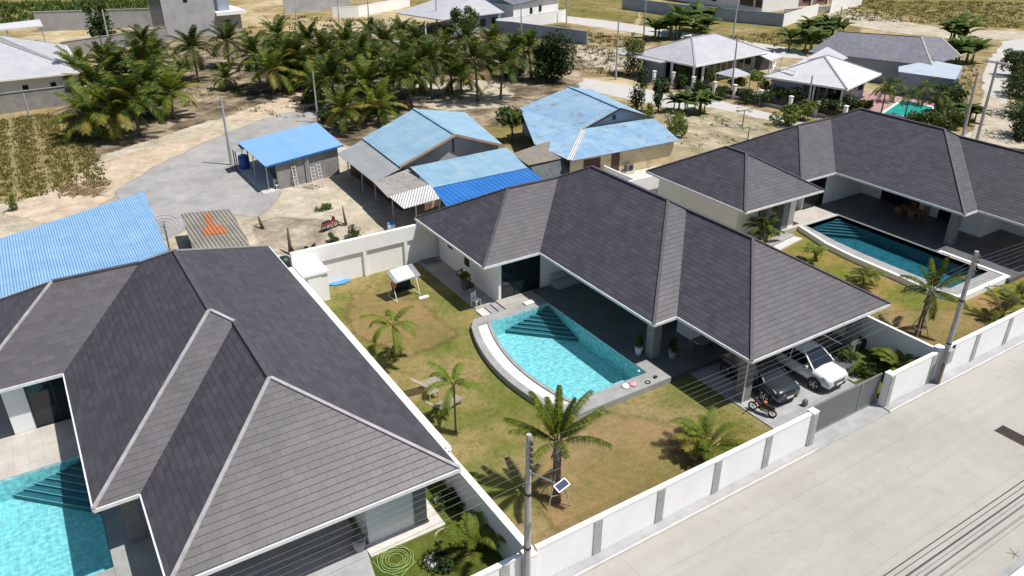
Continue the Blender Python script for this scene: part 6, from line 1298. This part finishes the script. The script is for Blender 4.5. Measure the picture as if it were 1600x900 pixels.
# behind the gate
q = at(1345, 541, .05); single('covered_bench', 'dark covered heap against the grey garden wall right of the carport', 'heap', MB().box(q.x - .9, q.x + .5, q.y - .3, q.y + .35, .05, .65), M['plastic'], bevel=.12)
q = at(1372, 549, .05); single('kayak', 'pale grey curved basin against the wall right of the carport', 'basin', MB().lathe(q, [(.15, 0), (.38, .2), (.42, .32), (.38, .32), (.12, .05)], 14), M['greywall'], smooth=True)
q = at(1321, 541, .05); single('watering_can', 'small lime green can beside the right carport column', 'can', MB().lathe(q, [(.12, 0), (.13, .35), (.06, .42), (.05, .5)], 10), M['greenpl'])
q = at(1322, 551, .05); single('bag', 'grey and white sack beside the right carport column', 'sack', MB().lathe(q, [(.2, 0), (.26, .12), (.2, .28), (.06, .34)], 9), M['cloth'], smooth=True)
q = at(1319, 563, .05); single('ball', 'small orange ball on the grass beside the white car', 'ball', MB().lathe(q, [(.01, 0), (.07, .03), (.1, .1), (.07, .17), (.01, .2)], 10), M['orangepl'], smooth=True)
q = at(1333, 592, .01); single('stepping_stone', 'square grey paving slab on the grass beside the white car', 'paving slab', MB().box(q.x - .28, q.x + .28, q.y - .25, q.y + .25, .005, .06), M['pave'])
q = at(1267, 640, .06); t = thing('gate_motor', 'small gate opener box on the drive behind the left gate pillar', 'gate motor', q); MB().box(q.x - .12, q.x + .12, q.y + .3, q.y + .5, .06, .4).build('casing', M['greymetal'], t, bevel=.02); MB().lathe((q.x, q.y + .4, .4), [(.03, 0), (.05, .05), (.02, .12)], 8).build('beacon', M['lamp'], t)
q = at(1559, 449, .35); single('pool_pole', 'thin white pole lying across the corner of the dark blue pool', 'pole', MB().tube([at(1540, 444, .45), at(1575, 452, .3)], .04, 6), M['white'])
# road drain
q0 = at(1553, 673, .03); t = thing('drain_grate', 'dark metal drain grate set in the road at the right edge', 'drain', (q0.x + .4, q0.y - .8, .03)); x0, x1, y0, y1 = q0.x + .05, q0.x + .75, q0.y - 2.2, q0.y
MB().box(x0, x1, y0, y1, .02, .034).build('pit', M['black'], t); m = MB(); [m.box(x0, x1, y0 + i * .1, y0 + i * .1 + .035, .036, .05) for i in range(22)]; m.box(x0 - .04, x0, y0, y1, .03, .052); m.box(x1, x1 + .04, y0, y1, .03, .052); m.build('bars', flat('rusty_steel', (.13, .09, .075), .8, .4, .3), t)
q = at(1586, 866, .04); m = MB(); [m.tube([q, q + Vector((math.cos(a) * .35, math.sin(a) * .35, .03))], .012, 4, .004) for a in (0, 1.1, 2.3, 3.4, 4.6)]; single('twig', 'dry brown twig lying on the road at the bottom right', 'twig', m, M['palm_b'])
# yard things
def drift(label, pts, r_=.12): single('driftwood', label, 'driftwood', MB().tube([at(*p[:2], p[2]) for p in pts], r_, 6, r_ * .35), M['oldwood'], smooth=True)
drift('crooked dark stick standing in the yard beside the farm house', ((541, 352, 0), (538, 338, .6), (535, 322, 1.4))); drift('short dark branch lying at the foot of the crooked stick', ((528, 351, .1), (542, 352, .1)), .08)
drift('tall charred stump leaning behind the garden wall', ((455, 398, 0), (452, 378, .9), (449, 356, 1.8)), .17); drift('thin forked branch beside the charred stump', ((461, 398, 0), (455, 384, .7)), .09); drift('reddish twisted stump at the left of the sandy yard', ((411, 358, 0), (406, 345, .6), (403, 338, .9)), .16); drift('small black stump beside the tiny weed tuft', ((490, 386, 0), (492, 380, .4)), .2)
m = MB(); rr_ = random.Random(4)
for i in range(110):
    q = at(90 + rr_.random() * 62, 303 + rr_.uniform(-10, 8) - (i % 60) * .1, .1); a = rr_.gauss(0.5, .5); l = rr_.uniform(.6, 1.9); m.tube([q, q + Vector((math.cos(a) * l, math.sin(a) * l, rr_.uniform(-.05, .35)))], .03, 4, .01)
tag(m.build('branch_heap', M['palm_b'], uv=False), 'heap of dry brown palm branches beyond the large blue roof', 'branches', kind='stuff')
def ladder(label, px, py, h, x_=.28):
    q = at(px, py, 0) + Vector((0, -.55, 0)); t = thing('wooden_rack', label, 'ladder', q, 'pale ladder racks against the block hut'); n = 7
    for s in (0, x_): MB().beam((q.x + s, q.y, 0), (q.x + s, q.y + .5, h), .06, .05).build('rail', M['kerb'], t)
    for i in range(n): u = (i + .5) / n; MB().beam((q.x, q.y + .5 * u, h * u), (q.x + x_, q.y + .5 * u, h * u), .05, .05).build('rung', M['kerb'], t)
ladder('leftmost pale ladder rack leaning on the block hut', 459, 291, 1.9, .3); ladder('middle pale ladder rack leaning on the block hut', 488, 294, 2.0, .35); ladder('rightmost pale ladder rack leaning on the block hut', 498, 291, 2.1, .3)
q = at(435, 296, 0); chair('white chair on the sand at the left corner of the block hut', (q.x, q.y, 0), .2, M['cloth'])
q = at(383, 264, 0); t = thing('water_barrel', 'tall dark blue water barrel under the left end of the flat blue roof', 'barrel', q); MB().lathe(q, [(.42, 0), (.5, .1), (.5, 1.2), (.42, 1.3)], 18).build('barrel', M['bluepl'], t, smooth=True); MB().lathe(q + Vector((0, 0, 1.3)), [(.3, 0), (.28, .08), (.05, .1)], 14).build('lid', M['cyanpl'], t)
q = at(612, 361, 0); t = thing('bucket', 'white barrel with a bright blue lid just behind the garden wall', 'barrel', q); MB().lathe(q, [(.26, 0), (.3, .1), (.3, .62)], 14).build('barrel', M['white'], t, smooth=True); MB().lathe(q + Vector((0, 0, .62)), [(.32, 0), (.3, .07), (.05, .09)], 14).build('lid', M['cyanpl'], t)
q = at(262, 392, 0); q = Vector((6.5, 56.0, 0)); t = thing('satellite_dish', 'large mesh satellite dish beside the corner of the large blue roof', 'satellite dish', q); MB().tube([q, q + Vector((0, 0, 2.1))], .05, 6).build('mast', M['greymetal'], t)
R_ = Matrix.Translation(q + Vector((0, 0, 2.1))) @ Matrix.Rotation(math.radians(20), 4, 'X'); m = MB()
for k in range(1, 5): rr2 = .24 * k; m.tube([(math.cos(a) * rr2, math.sin(a) * rr2, rr2 * rr2 * .25) for a in [i * 6.2832 / 20 for i in range(21)]], .014, 3, cap=False)
for i in range(16): a = i * 6.2832 / 16; m.tube([(math.cos(a) * k, math.sin(a) * k, k * k * .25) for k in (0, .3, .6, .96)], .01, 3, cap=False)
m.move(R_).build('dish', M['greymetal'], t); MB().tube([(0, 0, 0), (0, 0, .5)], .02, 4).move(R_).build('feed', M['plastic'], t)
q = Vector((12.2, 47.2, 0)); t = thing('water_tank', 'dark green round tank behind the left corner of the garden wall', 'tank', q); MB().lathe(q, [(.42, 0), (.45, .1), (.45, 1.5), (.34, 1.75), (.1, 1.8)], 18).build('tank', flat('dark_green_plastic', (.015, .04, .032), .5), t, smooth=True)
q = at(430, 400, 0)
# taps and small fittings
q = Vector((23.6, 45.03, 1.2)); single('shower', 'outdoor shower fitting on the shaded part of the back garden wall', 'shower', MB().tube([(23.2, 45.0, .4), (23.2, 45.0, 1.9), (23.2, 44.75, 2.0)], .03, 6), M['greymetal'])
q = at(268, 395, 0)
